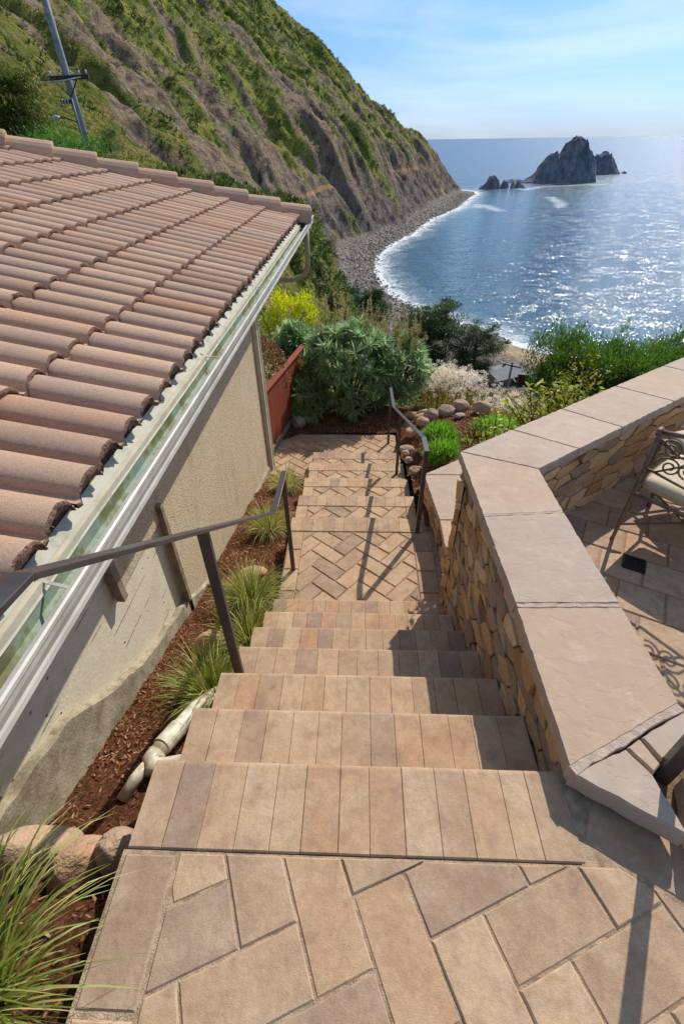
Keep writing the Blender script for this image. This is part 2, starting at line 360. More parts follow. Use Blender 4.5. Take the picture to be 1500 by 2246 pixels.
LEAF_GRASS = leaf_mat('fountain_grass', [(0, S(86, 104, 42)), (0.45, S(132, 146, 62)), (0.8, S(176, 176, 100)), (1, S(206, 188, 138))], 0.35)
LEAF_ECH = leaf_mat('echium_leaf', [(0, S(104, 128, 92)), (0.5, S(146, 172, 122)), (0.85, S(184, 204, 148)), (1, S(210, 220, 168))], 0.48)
LEAF_SPIKE = leaf_mat('echium_spike', [(0, S(120, 112, 52)), (0.6, S(158, 148, 74)), (1, S(190, 172, 104))], 0.3)
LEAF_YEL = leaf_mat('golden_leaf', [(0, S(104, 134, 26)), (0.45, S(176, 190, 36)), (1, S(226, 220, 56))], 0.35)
LEAF_ROUND = leaf_mat('bronze_leaf', [(0, S(72, 66, 42)), (0.45, S(140, 102, 76)), (0.8, S(192, 150, 120)), (1, S(232, 214, 190))], 0.15, 0.35)
LEAF_CYP = leaf_mat('cypress_leaf', [(0, S(34, 56, 32)), (0.6, S(64, 92, 46)), (1, S(108, 126, 64))], 0.2, big=0.5)
LEAF_PINE = leaf_mat('pine_leaf', [(0, S(48, 56, 28)), (0.5, S(82, 96, 38)), (0.85, S(126, 142, 52)), (1, S(140, 104, 64))], 0.25)
LEAF_BRI = leaf_mat('bright_leaf', [(0, S(44, 78, 28)), (0.6, S(80, 126, 40)), (1, S(126, 166, 64))], 0.3)
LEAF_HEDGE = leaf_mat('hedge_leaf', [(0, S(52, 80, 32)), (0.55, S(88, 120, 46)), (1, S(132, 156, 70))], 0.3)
LEAF_VINE = leaf_mat('vine_leaf', [(0, S(104, 124, 36)), (0.6, S(160, 168, 56)), (0.9, S(196, 186, 74)), (1, S(190, 130, 60))], 0.35)
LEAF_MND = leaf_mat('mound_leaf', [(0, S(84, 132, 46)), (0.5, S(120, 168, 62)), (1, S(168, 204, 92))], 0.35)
LEAF_DRY = leaf_mat('buckwheat_stem', [(0, S(112, 104, 48)), (0.5, S(150, 138, 66)), (1, S(176, 150, 92))], 0.3)
FLOWER = leaf_mat('buckwheat_flower', [(0, S(206, 184, 156)), (0.5, S(234, 222, 204)), (1, S(248, 242, 232))], 0.3, 0.7)
PLUME = leaf_mat('dry_plume', [(0, S(140, 126, 84)), (0.6, S(176, 162, 112)), (1, S(206, 194, 150))], 0.3, 0.7)
LEAF_DARKS = leaf_mat('hill_bush', [(0, S(52, 70, 36)), (0.6, S(82, 102, 46)), (1, S(118, 132, 62))], 0.15, 0.8, big=0.08)
LEAF_SLOPE = leaf_mat('slope_grass', [(0, S(84, 98, 44)), (0.5, S(122, 128, 58)), (0.85, S(150, 142, 80)), (1, S(160, 138, 96))], 0.3, 0.8, big=0.2)
LEAF_SCRUB = leaf_mat('hill_scrub', [(0, S(66, 82, 44)), (0.5, S(100, 116, 56)), (0.85, S(136, 144, 70)), (1, S(156, 150, 90))], 0.15, 0.8, big=0.08)

# ------------------------------------------------------------------ helpers: leaves
def unit(a): return a/np.maximum(np.linalg.norm(a, axis=-1, keepdims=True), 1e-9)
def rdir(n, up=0.0, g=rng):
    d = unit(g.normal(size=(n, 3))); d[:, 2] += up; return unit(d)
def leaves(P, D, Ln, Wd, droop=0.0, nseg=2, prof=None, g=rng):
    """strips of quads from P along D, bending down by droop; returns verts, faces"""
    n = len(P); P = np.asarray(P, float); D = unit(np.asarray(D, float))
    Ln = np.broadcast_to(Ln, (n,)).astype(float); Wd = np.broadcast_to(Wd, (n,)).astype(float); dr = np.broadcast_to(droop, (n,)).astype(float)
    up = np.array([0, 0, 1.0]); sd = np.cross(D, up+g.normal(scale=0.35, size=(n, 3))); sd = unit(sd)
    prof = prof if prof is not None else np.array([0.35, 1.0, 0.12]) if nseg == 2 else np.interp(np.linspace(0, 1, nseg+1), [0, 0.35, 0.7, 1], [0.7, 1, 0.7, 0.05])
    rows = []; cur = P.copy(); d = D.copy()
    for k in range(nseg+1):
        hw = (Wd*prof[k]/2)[:, None]*sd
        rows.append(np.stack([cur-hw, cur+hw], 1))
        if k < nseg:
            cur = cur + d*(Ln/nseg)[:, None]; d = d.copy(); d[:, 2] -= dr/nseg*(0.5+k); d = unit(d)
    V = np.stack(rows, 1).reshape(n, -1, 3); nv = 2*(nseg+1)
    fb = np.array([[2*k, 2*k+1, 2*k+3, 2*k+2] for k in range(nseg)])
    F = (fb[None]+(np.arange(n)*nv)[:, None, None]).reshape(-1, 4)
    return V.reshape(-1, 3), F
class LV:
    def __init__(s): s.V = []; s.F = []; s.T = []; s.n = 0
    def add(s, V, F, tint):
        s.V.append(V); s.F.append(F+s.n); s.n += len(V)
        k = len(F)//len(tint); s.T.append(np.repeat(tint, k))
    def build(s, name, mat, parent=None): return mesh_np(name, np.concatenate(s.V), np.concatenate(s.F), mat, parent, np.concatenate(s.T))
def blob_leaves(lv, c, rad, n, ln, wd, up=0.5, shell=0.55, droop=0.3, nseg=2, base=0.5, g=rng, outw=1.0):
    """leaves through an ellipsoid, denser to its outside, pointing out and up"""
    d = rdir(n, 0, g); r = shell+(1-shell)*g.random(n)**0.6
    P = np.asarray(c)+d*r[:, None]*np.asarray(rad)
    D = unit(d*outw+g.normal(scale=0.45, size=(n, 3))+np.array([0, 0, up]))
    V, F = leaves(P, D, ln*(0.6+0.8*g.random(n)), wd*(0.7+0.6*g.random(n)), droop*g.random(n), nseg, g=g)
    lv.add(V, F, np.clip(base+g.normal(scale=0.2, size=n), 0, 1))

# ================================================================== TERRAIN, SEA
SEA = -45.0
SH = np.array([(420, 80), (140, 95), (92, 105), (62, 117), (49.8, 128), (42, 137), (37, 145), (25.5, 161), (14.7, 177), (8, 197), (4.5, 237), (6.8, 270), (15.2, 303), (31.3, 344), (50, 408), (81, 479), (100, 545), (119, 603), (124, 632), (108, 662), (40, 720), (-120, 780), (-400, 820)], float)
def shore_d(x, y):
    """metres from the shoreline, positive on land"""
    P = np.stack([x, y], -1); best = np.full(x.shape, 1e9); sgn = np.ones(x.shape)
    for a, b in zip(SH[:-1], SH[1:]):
        ab = b-a; t = np.clip(((P-a)@ab)/(ab@ab), 0, 1); q = a+t[..., None]*ab
        d = np.linalg.norm(P-q, axis=-1); cr_ = ab[0]*(P[..., 1]-a[1])-ab[1]*(P[..., 0]-a[0])
        u = d < best; best = np.where(u, d, best); sgn = np.where(u, np.where(cr_ > 0, 1, -1), sgn)
    return best*sgn
_ys = np.array([0, 15, 45, 56, 68, 85, 110, 150, 200, 262, 309, 358, 408, 512, 600, 641, 700])
_xt = np.array([46, 46, 43.7, 41.5, 24, 10, 4, -2, -8, -9, -1, 16, 34, 68, 95, 105, 113])
def ridged(a): return 1-np.abs(2*a-1)
def terrain(x, y):
    d = shore_d(x, y)
    beach = SEA+np.where(d > 0, np.minimum(d, 30)*0.1, d*0.12)+0.25*fbm(x/3, y/3, 5, 3)
    bq = y+0.9*x
    far = sstep(60, 130, y)
    g1 = ridged(fbm(bq/46, x/230, 21, 3)); g2 = ridged(fbm(bq/15+0.3*fbm(x/30, y/30, 3), x/110, 33, 3)); g3 = fbm(bq/5, x/26, 44, 3)
    xt = np.interp(y, _ys, _xt)
    s0 = xt-x
    amp = sstep(0, 40, s0)*0.7+0.3
    s = s0+far*(amp*((g1-0.6)*17+(g2-0.6)*9+(fbm(bq/75, x/150, 55, 2)-0.5)*44+(fbm(x/30, y/26, 58, 4)-0.5)*30)+(g3-0.5)*4.5+(fbm(x/9, y/9, 57, 3)-0.5)*5)
    s = s+np.interp(y, [500, 545, 575, 620, 660], [0, 0, -9, 7, 5])*sstep(20, 70, s0)
    z = -43.5+np.where(s < 45, s*0.95, 42.75+(s-45)*0.655)
    z = np.where(s < 0, -43.5+s*0.5, z)
    # headland end
    e = np.clip((y-645)/120, 0, 1); z = -46+(z+46)*np.maximum(1-e**1.3, 0)
    z = np.where(y < 640, z, z)
    hillA = z
    m_ = np.interp(y, [0, 25, 45, 60, 85], [0.22, 0.22, 0.24, 0.3, 0.6])
    x = x+0.5; za = -43.5+0.85*(xt+4.1)-np.interp(y, [0, 15, 25, 45], [2.2, 1.4, 0.6, 0])
    B1 = za+np.where(x < -5.2, m_*(-5.2-x)+0.33, np.where(x < -4.1, 0.3*(-4.1-x), 2.2*(-4.1-x)))
    B1 = B1+(fbm(x/7, y/7, 60, 4)-0.5)*0.9*sstep(12, 30, y)
    x = x-0.5; near = 1-sstep(54, 74, y)
    hill = hillA*(1-near)+B1*near
    B2 = -3.0-0.43*(y-8)+(fbm(x/6, y/6, 71, 4)-0.5)*0.8*sstep(10, 20, y)
    z = np.maximum(np.maximum(hill, B2), beach)
    rough = ((fbm(x/2.2, y/2.2, 81, 3)-0.5)*1.0+(ridged(fbm(x/9, bq/7, 85, 4))-0.6)*2.4*far)*sstep(20, 60, y)*sstep(-43, -38, z)
    z = z+rough
    # the house and terrace stand on a level cut
    cut = (1-sstep(10.5, 13, y))*sstep(-16, -13, x)
    z = np.where(cut > 0, z*(1-cut)+np.minimum(z, -3.2)*cut, z)
    return z, d, s0
xs = np.concatenate([np.arange(-380, -110, 4.0), np.arange(-110, 62, 1.1), np.arange(62, 150, 2.0), np.arange(150, 430, 12.0)])
ys = np.concatenate([np.arange(-40, 8, 4.0), np.arange(8, 60, 1.0), np.arange(60, 130, 1.4), np.arange(130, 330, 1.5), np.arange(330, 690, 2.0), np.arange(690, 840, 8.0)])
X, Y = np.meshgrid(xs, ys, indexing='ij')
Z, DS, S0 = terrain(X, Y)
bp = Y+0.9*X
vegb = np.interp(bp, [100, 175, 215, 250, 285, 312, 335, 372, 392, 408, 428, 455, 490, 520, 545, 600, 700], [0.75, 0.6, 0.25, 0.42, 0.75, 0.95, 0.3, 0.22, 0.85, 0.95, 0.5, 0.62, 0.45, 0.75, 0.95, 0.8, 0.9])
veg = 0.17+0.55*vegb+sstep(20, 75, Z)*0.30-sstep(8, -22, Z)*0.42+(fbm(bp/11, X/34, 91, 5)-0.5)*1.9+(fbm(X/5, Y/5, 95, 3)-0.5)*0.6
nearm = 1-sstep(58, 76, Y); drym = (1-sstep(110, 250, Y))*sstep(34, 8, Z)
veg = np.clip(veg*(1-nearm)+nearm*(0.62+(fbm(X/8, Y/8, 99, 4)-0.5)*1.3+0.3*sstep(-3, -9, X)+0.35*sstep(-7, -4, X)*sstep(14, 25, Y)), 0, 1)
beachm = sstep(4.0, 0.5, Z-(-44.2))*sstep(-10, 0, DS+6)
def path_mask(pts, wd):
    best = np.full(X.shape, 1e9)
    for a, b in zip(pts[:-1], pts[1:]):
        a = np.array(a, float); b = np.array(b, float); ab = b-a
        P = np.stack([X, Y], -1); t = np.clip(((P-a)@ab)/(ab@ab), 0, 1)
        best = np.minimum(best, np.linalg.norm(P-(a+t[..., None]*ab), axis=-1))
    return sstep(wd, wd*0.3, best)
pm = np.maximum(sstep(1.3, 0.5, np.abs(Z+18.5+0.02*(Y-490)))*sstep(425, 440, Y)*sstep(560, 545, Y), sstep(1.2, 0.5, np.abs(Z+22-0.08*(Y-300)))*sstep(285, 292, Y)*sstep(345, 335, Y))*(DS > 8)
idx = np.arange(X.size).reshape(X.shape)
Fq = np.stack([idx[:-1, :-1], idx[1:, :-1], idx[1:, 1:], idx[:-1, 1:]], -1).reshape(-1, 4)
m = MT('hillside'); va = m.attr('veg'); be = m.attr('beach'); nr = m.attr('near'); pa = m.attr('path')
vst = m.map((0.5, 0.2, 0.2), (0, 0, -0.72))
rk = m.noise(0.55, 6, 0.65, vec=vst, dist=0.6); rk2 = m.noise(0.75, 6, 0.7); rk3 = m.noise(0.12, 4, 0.6)
rock = m.ramp(rk, [(0.3, S(66, 60, 58)), (0.43, S(122, 107, 92)), (0.55, S(162, 140, 112)), (0.66, S(110, 102, 96)), (0.75, S(148, 130, 108))])
rock = m.mix(m.ramp(rk3, [(0.54, 0.0), (0.68, 0.4)]), rock, S(164, 134, 102))
zc = m.n('ShaderNodeSeparateXYZ', Vector=m.pos).outputs[2]
low = m.math('MULTIPLY', m.ramp(m.math('MULTIPLY_ADD', zc, 0.02, 0.9), [(0.2, 1.0), (0.8, 0.0)]), 0.75)
rock = m.mix(low, rock, m.ramp(rk, [(0.35, S(62, 60, 63)), (0.52, S(104, 99, 97)), (0.64, S(142, 133, 125))]))
gn = m.noise(0.09, 5, 0.6); gf = m.noise(0.8, 5, 0.7)
grn = m.ramp(gn, [(0.32, S(92, 104, 54)), (0.5, S(128, 134, 62)), (0.66, S(164, 158, 76))])
ngr = m.ramp(m.noise(0.25, 5, 0.6), [(0.3, S(84, 98, 42)), (0.5, S(124, 126, 58)), (0.66, S(146, 124, 82))])
grn = m.mix(nr, grn, ngr)
grn = m.hsv(grn, m.math('MULTIPLY_ADD', gf, 1.1, 0.45))
vm = m.math('ADD', va, m.math('MULTIPLY_ADD', gf, 0.9, -0.45))
col = m.mix(m.ramp(vm, [(0.42, 0.0), (0.58, 1.0)]), rock, grn)
col = m.hsv(col, m.math('MULTIPLY_ADD', rk2, 1.7, 0.14))
bn = m.noise(0.7, 5, 0.75)
bcol = m.ramp(bn, [(0.38, S(84, 78, 72)), (0.5, S(144, 132, 120)), (0.64, S(182, 170, 156))])
bcol = m.mix(m.attr('sand'), bcol, S(206, 180, 146))
col = m.mix(be, col, bcol); col = m.mix(pa, col, S(196, 154, 112))
TERR = m.out(col, 0.95, m.bump(m.math('ADD', m.math('MULTIPLY', rk, 2.2), gf), 1.6, 1.0), spec=0.05)
sand = sstep(165, 140, Y)*sstep(-4, 1, DS)*sstep(14, 4, DS+6*(fbm(X/6, Y/6, 7, 3)-0.5))
ter = mesh_np('hillside', np.stack([X, Y, Z], -1).reshape(-1, 3), Fq, TERR, smooth=True, attrs=dict(veg=veg, beach=beachm, near=np.maximum(nearm, drym*0.85), path=pm, sand=sand))
tag(ter, kind='structure')

# sea: one sheet to the horizon, fine near the shore so that the surf can follow it
wx = np.concatenate([[-60000, -12000, -3000, -900, -400, -160], np.arange(-40, 180, 2.0), np.arange(180, 440, 4.0), [470, 560, 800, 1500, 4000, 12000, 60000]])
wy = np.concatenate([[-800, 0, 60], np.arange(84, 330, 2.0), np.arange(330, 960, 4.0), [1000, 1200, 1800, 3500, 8000, 20000, 60000]])
WX, WY = np.meshgrid(wx, wy, indexing='ij'); wi = np.arange(WX.size).reshape(WX.shape)
WF = np.stack([wi[:-1, :-1], wi[1:, :-1], wi[1:, 1:], wi[:-1, 1:]], -1).reshape(-1, 4)
wd = -shore_d(WX, WY)
wd = np.where((wd < -30) | (wd > 400), np.sign(wd)*400, wd)
STK = [(262, 762, 42, 30), (378, 920, 26, 24), (150, 667, 12, 10), (180, 668, 10, 8)]
for cx_, cy_, ax_, ay_ in STK:
    wd = np.minimum(wd, (np.hypot((WX-cx_)/ax_, (WY-cy_)/ay_)-1.0)*min(ax_, ay_)*1.3+6)
def wisp(pts, wid):
    best = np.full(WX.shape, 1e9)
    for a, b in zip(pts[:-1], pts[1:]):
        a = np.array(a, float); b = np.array(b, float); ab = b-a; P = np.stack([WX, WY], -1)
        t = np.clip(((P-a)@ab)/(ab@ab), 0, 1); best = np.minimum(best, np.linalg.norm(P-(a+t[..., None]*ab), axis=-1))
    return sstep(wid, 0, best+wid*0.7*(fbm(WX/9, WY/9, 4, 2)-0.5))
wis = np.maximum(wisp([(112, 455), (108, 490), (104, 500), (100, 478)], 11), wisp([(186, 560), (176, 500), (166, 475)], 8))
wis = np.maximum(wis, wisp([(185, 650), (215, 690), (300, 715)], 10)*0.8)
m = MT('sea'); dd = m.attr('shore'); wp = m.attr('wisp')
swl = m.noise(0.06, 3, 0.5, vec=m.map((1, 1.8, 1), (0, 0, 0.5)))
f1 = m.noise(0.14, 6, 0.7); f2 = m.noise(0.75, 5, 0.75)
sh = m.math('ADD', dd, m.math('MULTIPLY', m.math('SUBTRACT', f1, 0.5), 26.0))
foam = m.math('MULTIPLY', m.ramp(m.math('DIVIDE', sh, 20.0), [(0.0, 1.0), (0.22, 0.85), (0.5, 0.2), (0.9, 0.0)]), m.ramp(f2, [(0.36, 0.0), (0.56, 1.0)]))
line = m.math('MULTIPLY', m.ramp(m.math('DIVIDE', m.math('ADD', dd, m.math('MULTIPLY', m.math('SUBTRACT', f1, 0.5), 8.0)), 6.0), [(0.0, 1.0), (0.7, 0.9), (1.0, 0.0)]), m.ramp(f2, [(0.3, 0.3), (0.5, 1.0)]))
foam = m.math('MAXIMUM', foam, line)
foam = m.math('MAXIMUM', foam, m.math('MULTIPLY', wp, m.ramp(f2, [(0.42, 0.0), (0.6, 0.9)])))
deep = m.mix(m.ramp(m.noise(0.016, 4, 0.55), [(0.35, 0.0), (0.7, 1.0)]), (0.008, 0.050, 0.092, 1), (0.012, 0.082, 0.115, 1))
deep = m.mix(m.ramp(m.math('DIVIDE', dd, 70.0), [(0.05, 0.55), (0.8, 0.0)]), deep, (0.035, 0.135, 0.15, 1))
def wave(sc, det, ro, vec, k):
    nd = m.n('ShaderNodeTexNoise', Vector=vec, Scale=sc, Detail=det, Roughness=ro)
    v = m.n('ShaderNodeVectorMath', {'operation': 'SUBTRACT'}); m.t.links.new(nd.outputs['Color'], v.inputs[0]); v.inputs[1].default_value = (0.5, 0.5, 0.5)
    q = m.n('ShaderNodeVectorMath', {'operation': 'MULTIPLY'}); m.t.links.new(v.outputs[0], q.inputs[0]); q.inputs[1].default_value = (k, k, 0); return q.outputs[0]
w1 = wave(0.2, 3, 0.6, m.map((0.7, 1.5, 1), (0, 0, 0.5)), 0.75); w2 = wave(1.3, 5, 0.7, m.map((0.8, 1.4, 1), (0, 0, 0.4)), 2.1)
a1 = m.n('ShaderNodeVectorMath', {'operation': 'ADD'}); m.t.links.new(w1, a1.inputs[0]); m.t.links.new(w2, a1.inputs[1])
a2 = m.n('ShaderNodeVectorMath', {'operation': 'ADD'}); m.t.links.new(a1.outputs[0], a2.inputs[0]); a2.inputs[1].default_value = (0, 0, 1)
a3 = m.n('ShaderNodeVectorMath', {'operation': 'NORMALIZE'}); m.t.links.new(a2.outputs[0], a3.inputs[0]); nrm = a3.outputs[0]
rgh = m.n('ShaderNodeMapRange'); m.set(rgh.inputs[0], m.n('ShaderNodeSeparateXYZ', Vector=m.pos).outputs[1])   # far waves are finer than a pixel: their spread becomes roughness
rgh.inputs[1].default_value = 150; rgh.inputs[2].default_value = 750; rgh.inputs[3].default_value = 0.09; rgh.inputs[4].default_value = 0.25
pr = m.n('ShaderNodeBsdfPrincipled', Roughness=rgh.outputs[0], IOR=1.33); m.set(pr.inputs['Base Color'], deep); m.set(pr.inputs['Normal'], nrm)
fo = m.n('ShaderNodeBsdfDiffuse'); fo.inputs[0].default_value = (0.82, 0.84, 0.85, 1)
ms = m.n('ShaderNodeMixShader', Fac=m.math('MINIMUM', foam, 0.95)); m.t.links.new(pr.outputs[0], ms.inputs[1]); m.t.links.new(fo.outputs[0], ms.inputs[2])
o_ = m.n('ShaderNodeOutputMaterial'); m.t.links.new(ms.outputs[0], o_.inputs[0])
sea = mesh_np('sea', np.stack([WX, WY, np.full(WX.shape, SEA)], -1).reshape(-1, 3), WF, m.m, smooth=True, attrs=dict(shore=wd, wisp=wis))
tag(sea, kind='structure')

# scrub on the slopes: leaf clumps, nobody could count them
def tz(px, py):
    z_, d_, s_ = terrain(np.asarray(px, float), np.asarray(py, float)); return z_, d_
def scatter_scrub(name, n, xr, yr, size, thr, mat, seed, per=12, lf=0.75):
    g = np.random.default_rng(seed)
    px = g.uniform(*xr, n); py = g.uniform(*yr, n)
    ix = np.clip(np.searchsorted(xs, px), 0, len(xs)-1); iy = np.clip(np.searchsorted(ys, py), 0, len(ys)-1)
    v_ = veg[ix, iy]; keep = (v_ > thr+0.35*g.random(n)-0.1) & (beachm[ix, iy] < 0.2) & (Z[ix, iy] > -41)
    px, py = px[keep], py[keep]; pz, _ = tz(px, py)
    k = len(px); sz = size*(0.4+1.3*g.random(k)**2); tn = np.clip(0.4+g.normal(scale=0.25, size=k)+0.15*(fbm(px/20, py/20, 8)-0.5), 0, 1)
    P = np.repeat(np.stack([px, py, pz], -1), per, 0); d = rdir(k*per, 0.5, g); szr = np.repeat(sz, per)
    P = P+d*szr[:, None]*0.55*g.random((k*per, 1))**0.4
    V, F = leaves(P, unit(d+g.normal(scale=0.5, size=d.shape)), szr*lf, szr*lf*0.6, 0.3, 1, np.array([1.0, 0.35]), g)
    lv = LV(); lv.add(V, F, np.clip(np.repeat(tn, per)+g.normal(scale=0.12, size=k*per), 0, 1))
    return tag(lv.build(name, mat), kind='stuff')
scatter_scrub('hillside_scrub', 34000, (-150, 60), (95, 650), 1.0, 0.46, LEAF_SCRUB, 3, 14, 0.5)
scatter_scrub('hillside_bushes', 5200, (-150, 50), (120, 640), 2.1, 0.72, LEAF_DARKS, 6, 44, 0.34)
scatter_scrub('slope_bushes', 900, (-14, 6), (16, 60), 0.8, 0.2, LEAF_SCRUB, 8, 70, 0.28)
scatter_scrub('slope_grass', 30000, (-45, 24), (12, 95), 0.20, 0.40, LEAF_SLOPE, 5, 7)
# cobbles and boulders along the tideline, past counting
def boulders(name, n, seed):
    g = np.random.default_rng(seed)
    seg = g.random(n); k = np.interp(seg, np.linspace(0, 1, 13), np.arange(5, 18)); i = k.astype(int); f = (k-i)[:, None]
    P = SH[i]*(1-f)+SH[i+1]*f; tn = SH[i+1]-SH[i]; tn = unit(tn); nl = np.stack([-tn[:, 1], tn[:, 0]], -1)
    off = g.normal(4, 6, n); P = P+nl*off[:, None]; z_, d_ = tz(P[:, 0], P[:, 1]); ok = (d_ > -5) & (z_ < -41.5); P = P[ok]; z_ = z_[ok]; n = len(P)
    bs = np.array([(1, 0, 0), (0.3, 0.9, 0), (-0.8, 0.6, 0), (-0.8, -0.6, 0), (0.3, -0.9, 0)]); tp = bs*0.6; tp = tp+np.array([0, 0, 0.75]); bs = bs-np.array([0, 0, 0.3])
    T = np.concatenate([bs, tp, [[0, 0, 0.9]]]); sz = 0.2+0.6*g.random(n)**5+0.15*g.random(n)
    V = T[None]*(1+g.normal(scale=0.2, size=(n, 11, 3)))*sz[:, None, None]*np.array([1.2, 1.2, 0.8])+np.stack([P[:, 0], P[:, 1], z_], -1)[:, None]
    F = np.array([[j, (j+1) % 5, 5+(j+1) % 5, 5+j] for j in range(5)]+[[5, 6, 7, 10], [7, 8, 9, 10], [9, 5, 10, 10]][:2]+[[9, 5, 10, 8]])
    F = (F[None]+(np.arange(n)*11)[:, None, None]).reshape(-1, 4)
    mm = MT('shore_boulder'); mt = mm.out(mm.ramp(mm.attr('tint'), [(0, S(70, 66, 64)), (0.5, S(120, 112, 104)), (1, S(170, 160, 148))]), 0.85, spec=0.2)
    return tag(mesh_np(name, V.reshape(-1, 3), F, mt, tint=np.repeat(g.random(n), 8)), kind='stuff')
boulders('shore_boulders', 9000, 21)

# sea stacks
m = MT('sea_stack_rock'); n1 = m.noise(0.16, 6, 0.65, vec=m.map((1, 1, 0.45), (0.3, 0.2, 0))); n2 = m.noise(0.8, 5, 0.7); n3 = m.noise(0.05, 4)
b_ = m.ramp(n1, [(0.32, S(98, 102, 110)), (0.5, S(136, 140, 148)), (0.68, S(172, 174, 178))])  # lightened bluish greys: distance haze put into the rock colour
b_ = m.mix(m.ramp(n3, [(0.55, 0.0), (0.68, 0.5)]), b_, S(170, 166, 162))
zz_ = m.n('ShaderNodeSeparateXYZ', Vector=m.pos).outputs[2]
STACK = m.out(m.hsv(b_, m.math('MULTIPLY_ADD', n2, 0.6, 0.7)), 0.9, m.bump(m.math('ADD', m.math('MULTIPLY', n1, 3.0), n2), 2.2, 1), spec=0.1)
def sea_stack(label, prof, Y0, D, seed, group=None, n=70, tilt=0.0, name='sea_stack'):
    px = [p[0] for p in prof]; pz = [p[1]+45 for p in prof]; x0, x1 = px[0]-2, px[-1]+2
    gx = np.linspace(x0, x1, n); gy = np.linspace(-D*1.05, D*1.05, n); GX, GY = np.meshgrid(gx, gy, indexing='ij'); sc = (x1-x0)
    wx_ = GX+(fbm(GX/sc*5, GY/sc*5, seed, 4)-0.5)*sc*0.10*sstep(0, D*0.4, np.abs(GY)); h = np.interp(wx_, px, pz)
    ex = np.clip(1-np.abs(GY)/(D*(0.55+0.45*h/max(pz))), 0, 1)
    fac = np.minimum(1, ex*1.7)**0.75
    rid = ridged(fbm(GX/sc*7+GY/sc*2, GY/sc*3, seed+5, 4))
    hz = h*fac*(0.66+0.44*rid*(0.4+0.6*fac)) + (fbm(GX/sc*16, GY/sc*16, seed+9, 4)-0.5)*sc*0.06*fac
    hz = np.where(np.abs(GY) < D*0.06, np.maximum(hz, h*0.97), hz)
    ed = np.minimum(np.minimum(GX-x0, x1-GX)/(sc*0.03), 1); hz = hz*np.clip(ed, 0, 1)
    Vz = SEA-1.5+hz*(45+1.5)/45.0 if False else SEA-1.2+hz+1.2*np.minimum(hz, 1)
    ii = np.arange(GX.size).reshape(GX.shape); F = np.stack([ii[:-1, :-1], ii[1:, :-1], ii[1:, 1:], ii[:-1, 1:]], -1).reshape(-1, 4)
    F = F[(hz.ravel()[F] > 0.02).any(1)]
    o = mesh_np(name, np.stack([GX, GY+Y0, Vz], -1).reshape(-1, 3), F, STACK)
    return tag(o, label, 'sea rock', group)
sea_stack('tallest sea rock, a sharp steep peak with a lower shoulder on its left',
          [(189, -45), (193, -43.9), (200, -43.3), (207, -43.7), (213, -42.8), (217, -40), (224, -37), (231, -32), (233, -26), (240, -19.3), (246, -15.2), (251, -19), (254.5, -14.5), (262, -7), (266, -5), (272.8, -0.5), (279, -7), (284, -11), (288.5, -15.3), (295.5, -23), (299, -30), (303, -44)], 762, 30, 3, n=130)
sea_stack('broad blunt sea rock standing just right of the tallest peak', [(357, -45), (359.5, -25), (364, -22.5), (368.4, -22.9), (375.2, -18.0), (380, -21), (384.2, -24.8), (390, -31), (395, -36), (401, -45)], 920, 24, 8, n=80)
sea_stack('low dome shaped dark rock at the left end of the row of sea rocks', [(135, -45), (141.9, -41), (144.4, -37.7), (147.4, -33.9), (152.5, -33.2), (157.4, -37.4), (160, -41), (161.8, -45)], 667, 10, 12, n=60)
sea_stack('small pointed sea rock next to the low dark dome', [(161.5, -45), (163, -39.2), (165.2, -37.3), (169, -39), (171.5, -45)], 669, 5, 15, n=40, group='small rocks between the dome and the tall peak')
sea_stack('thin sea rock in the middle of the small rocks left of the tall peak', [(172, -45), (173.5, -40.5), (175, -38), (177, -41), (178.5, -45)], 667, 4, 18, n=40, group='small rocks between the dome and the tall peak')
sea_stack('squat sea rock nearest the foot of the tall peak on its left', [(177.5, -45), (180, -39), (181.5, -37.4), (184, -40), (189, -42.5), (192, -45)], 670, 5, 22, n=40, group='small rocks between the dome and the tall peak')
sea_stack('tiny low rock in the glitter right of the blunt sea rock', [(408, -45), (411, -42.6), (414, -42.2), (418, -45)], 925, 4, 25, n=30)

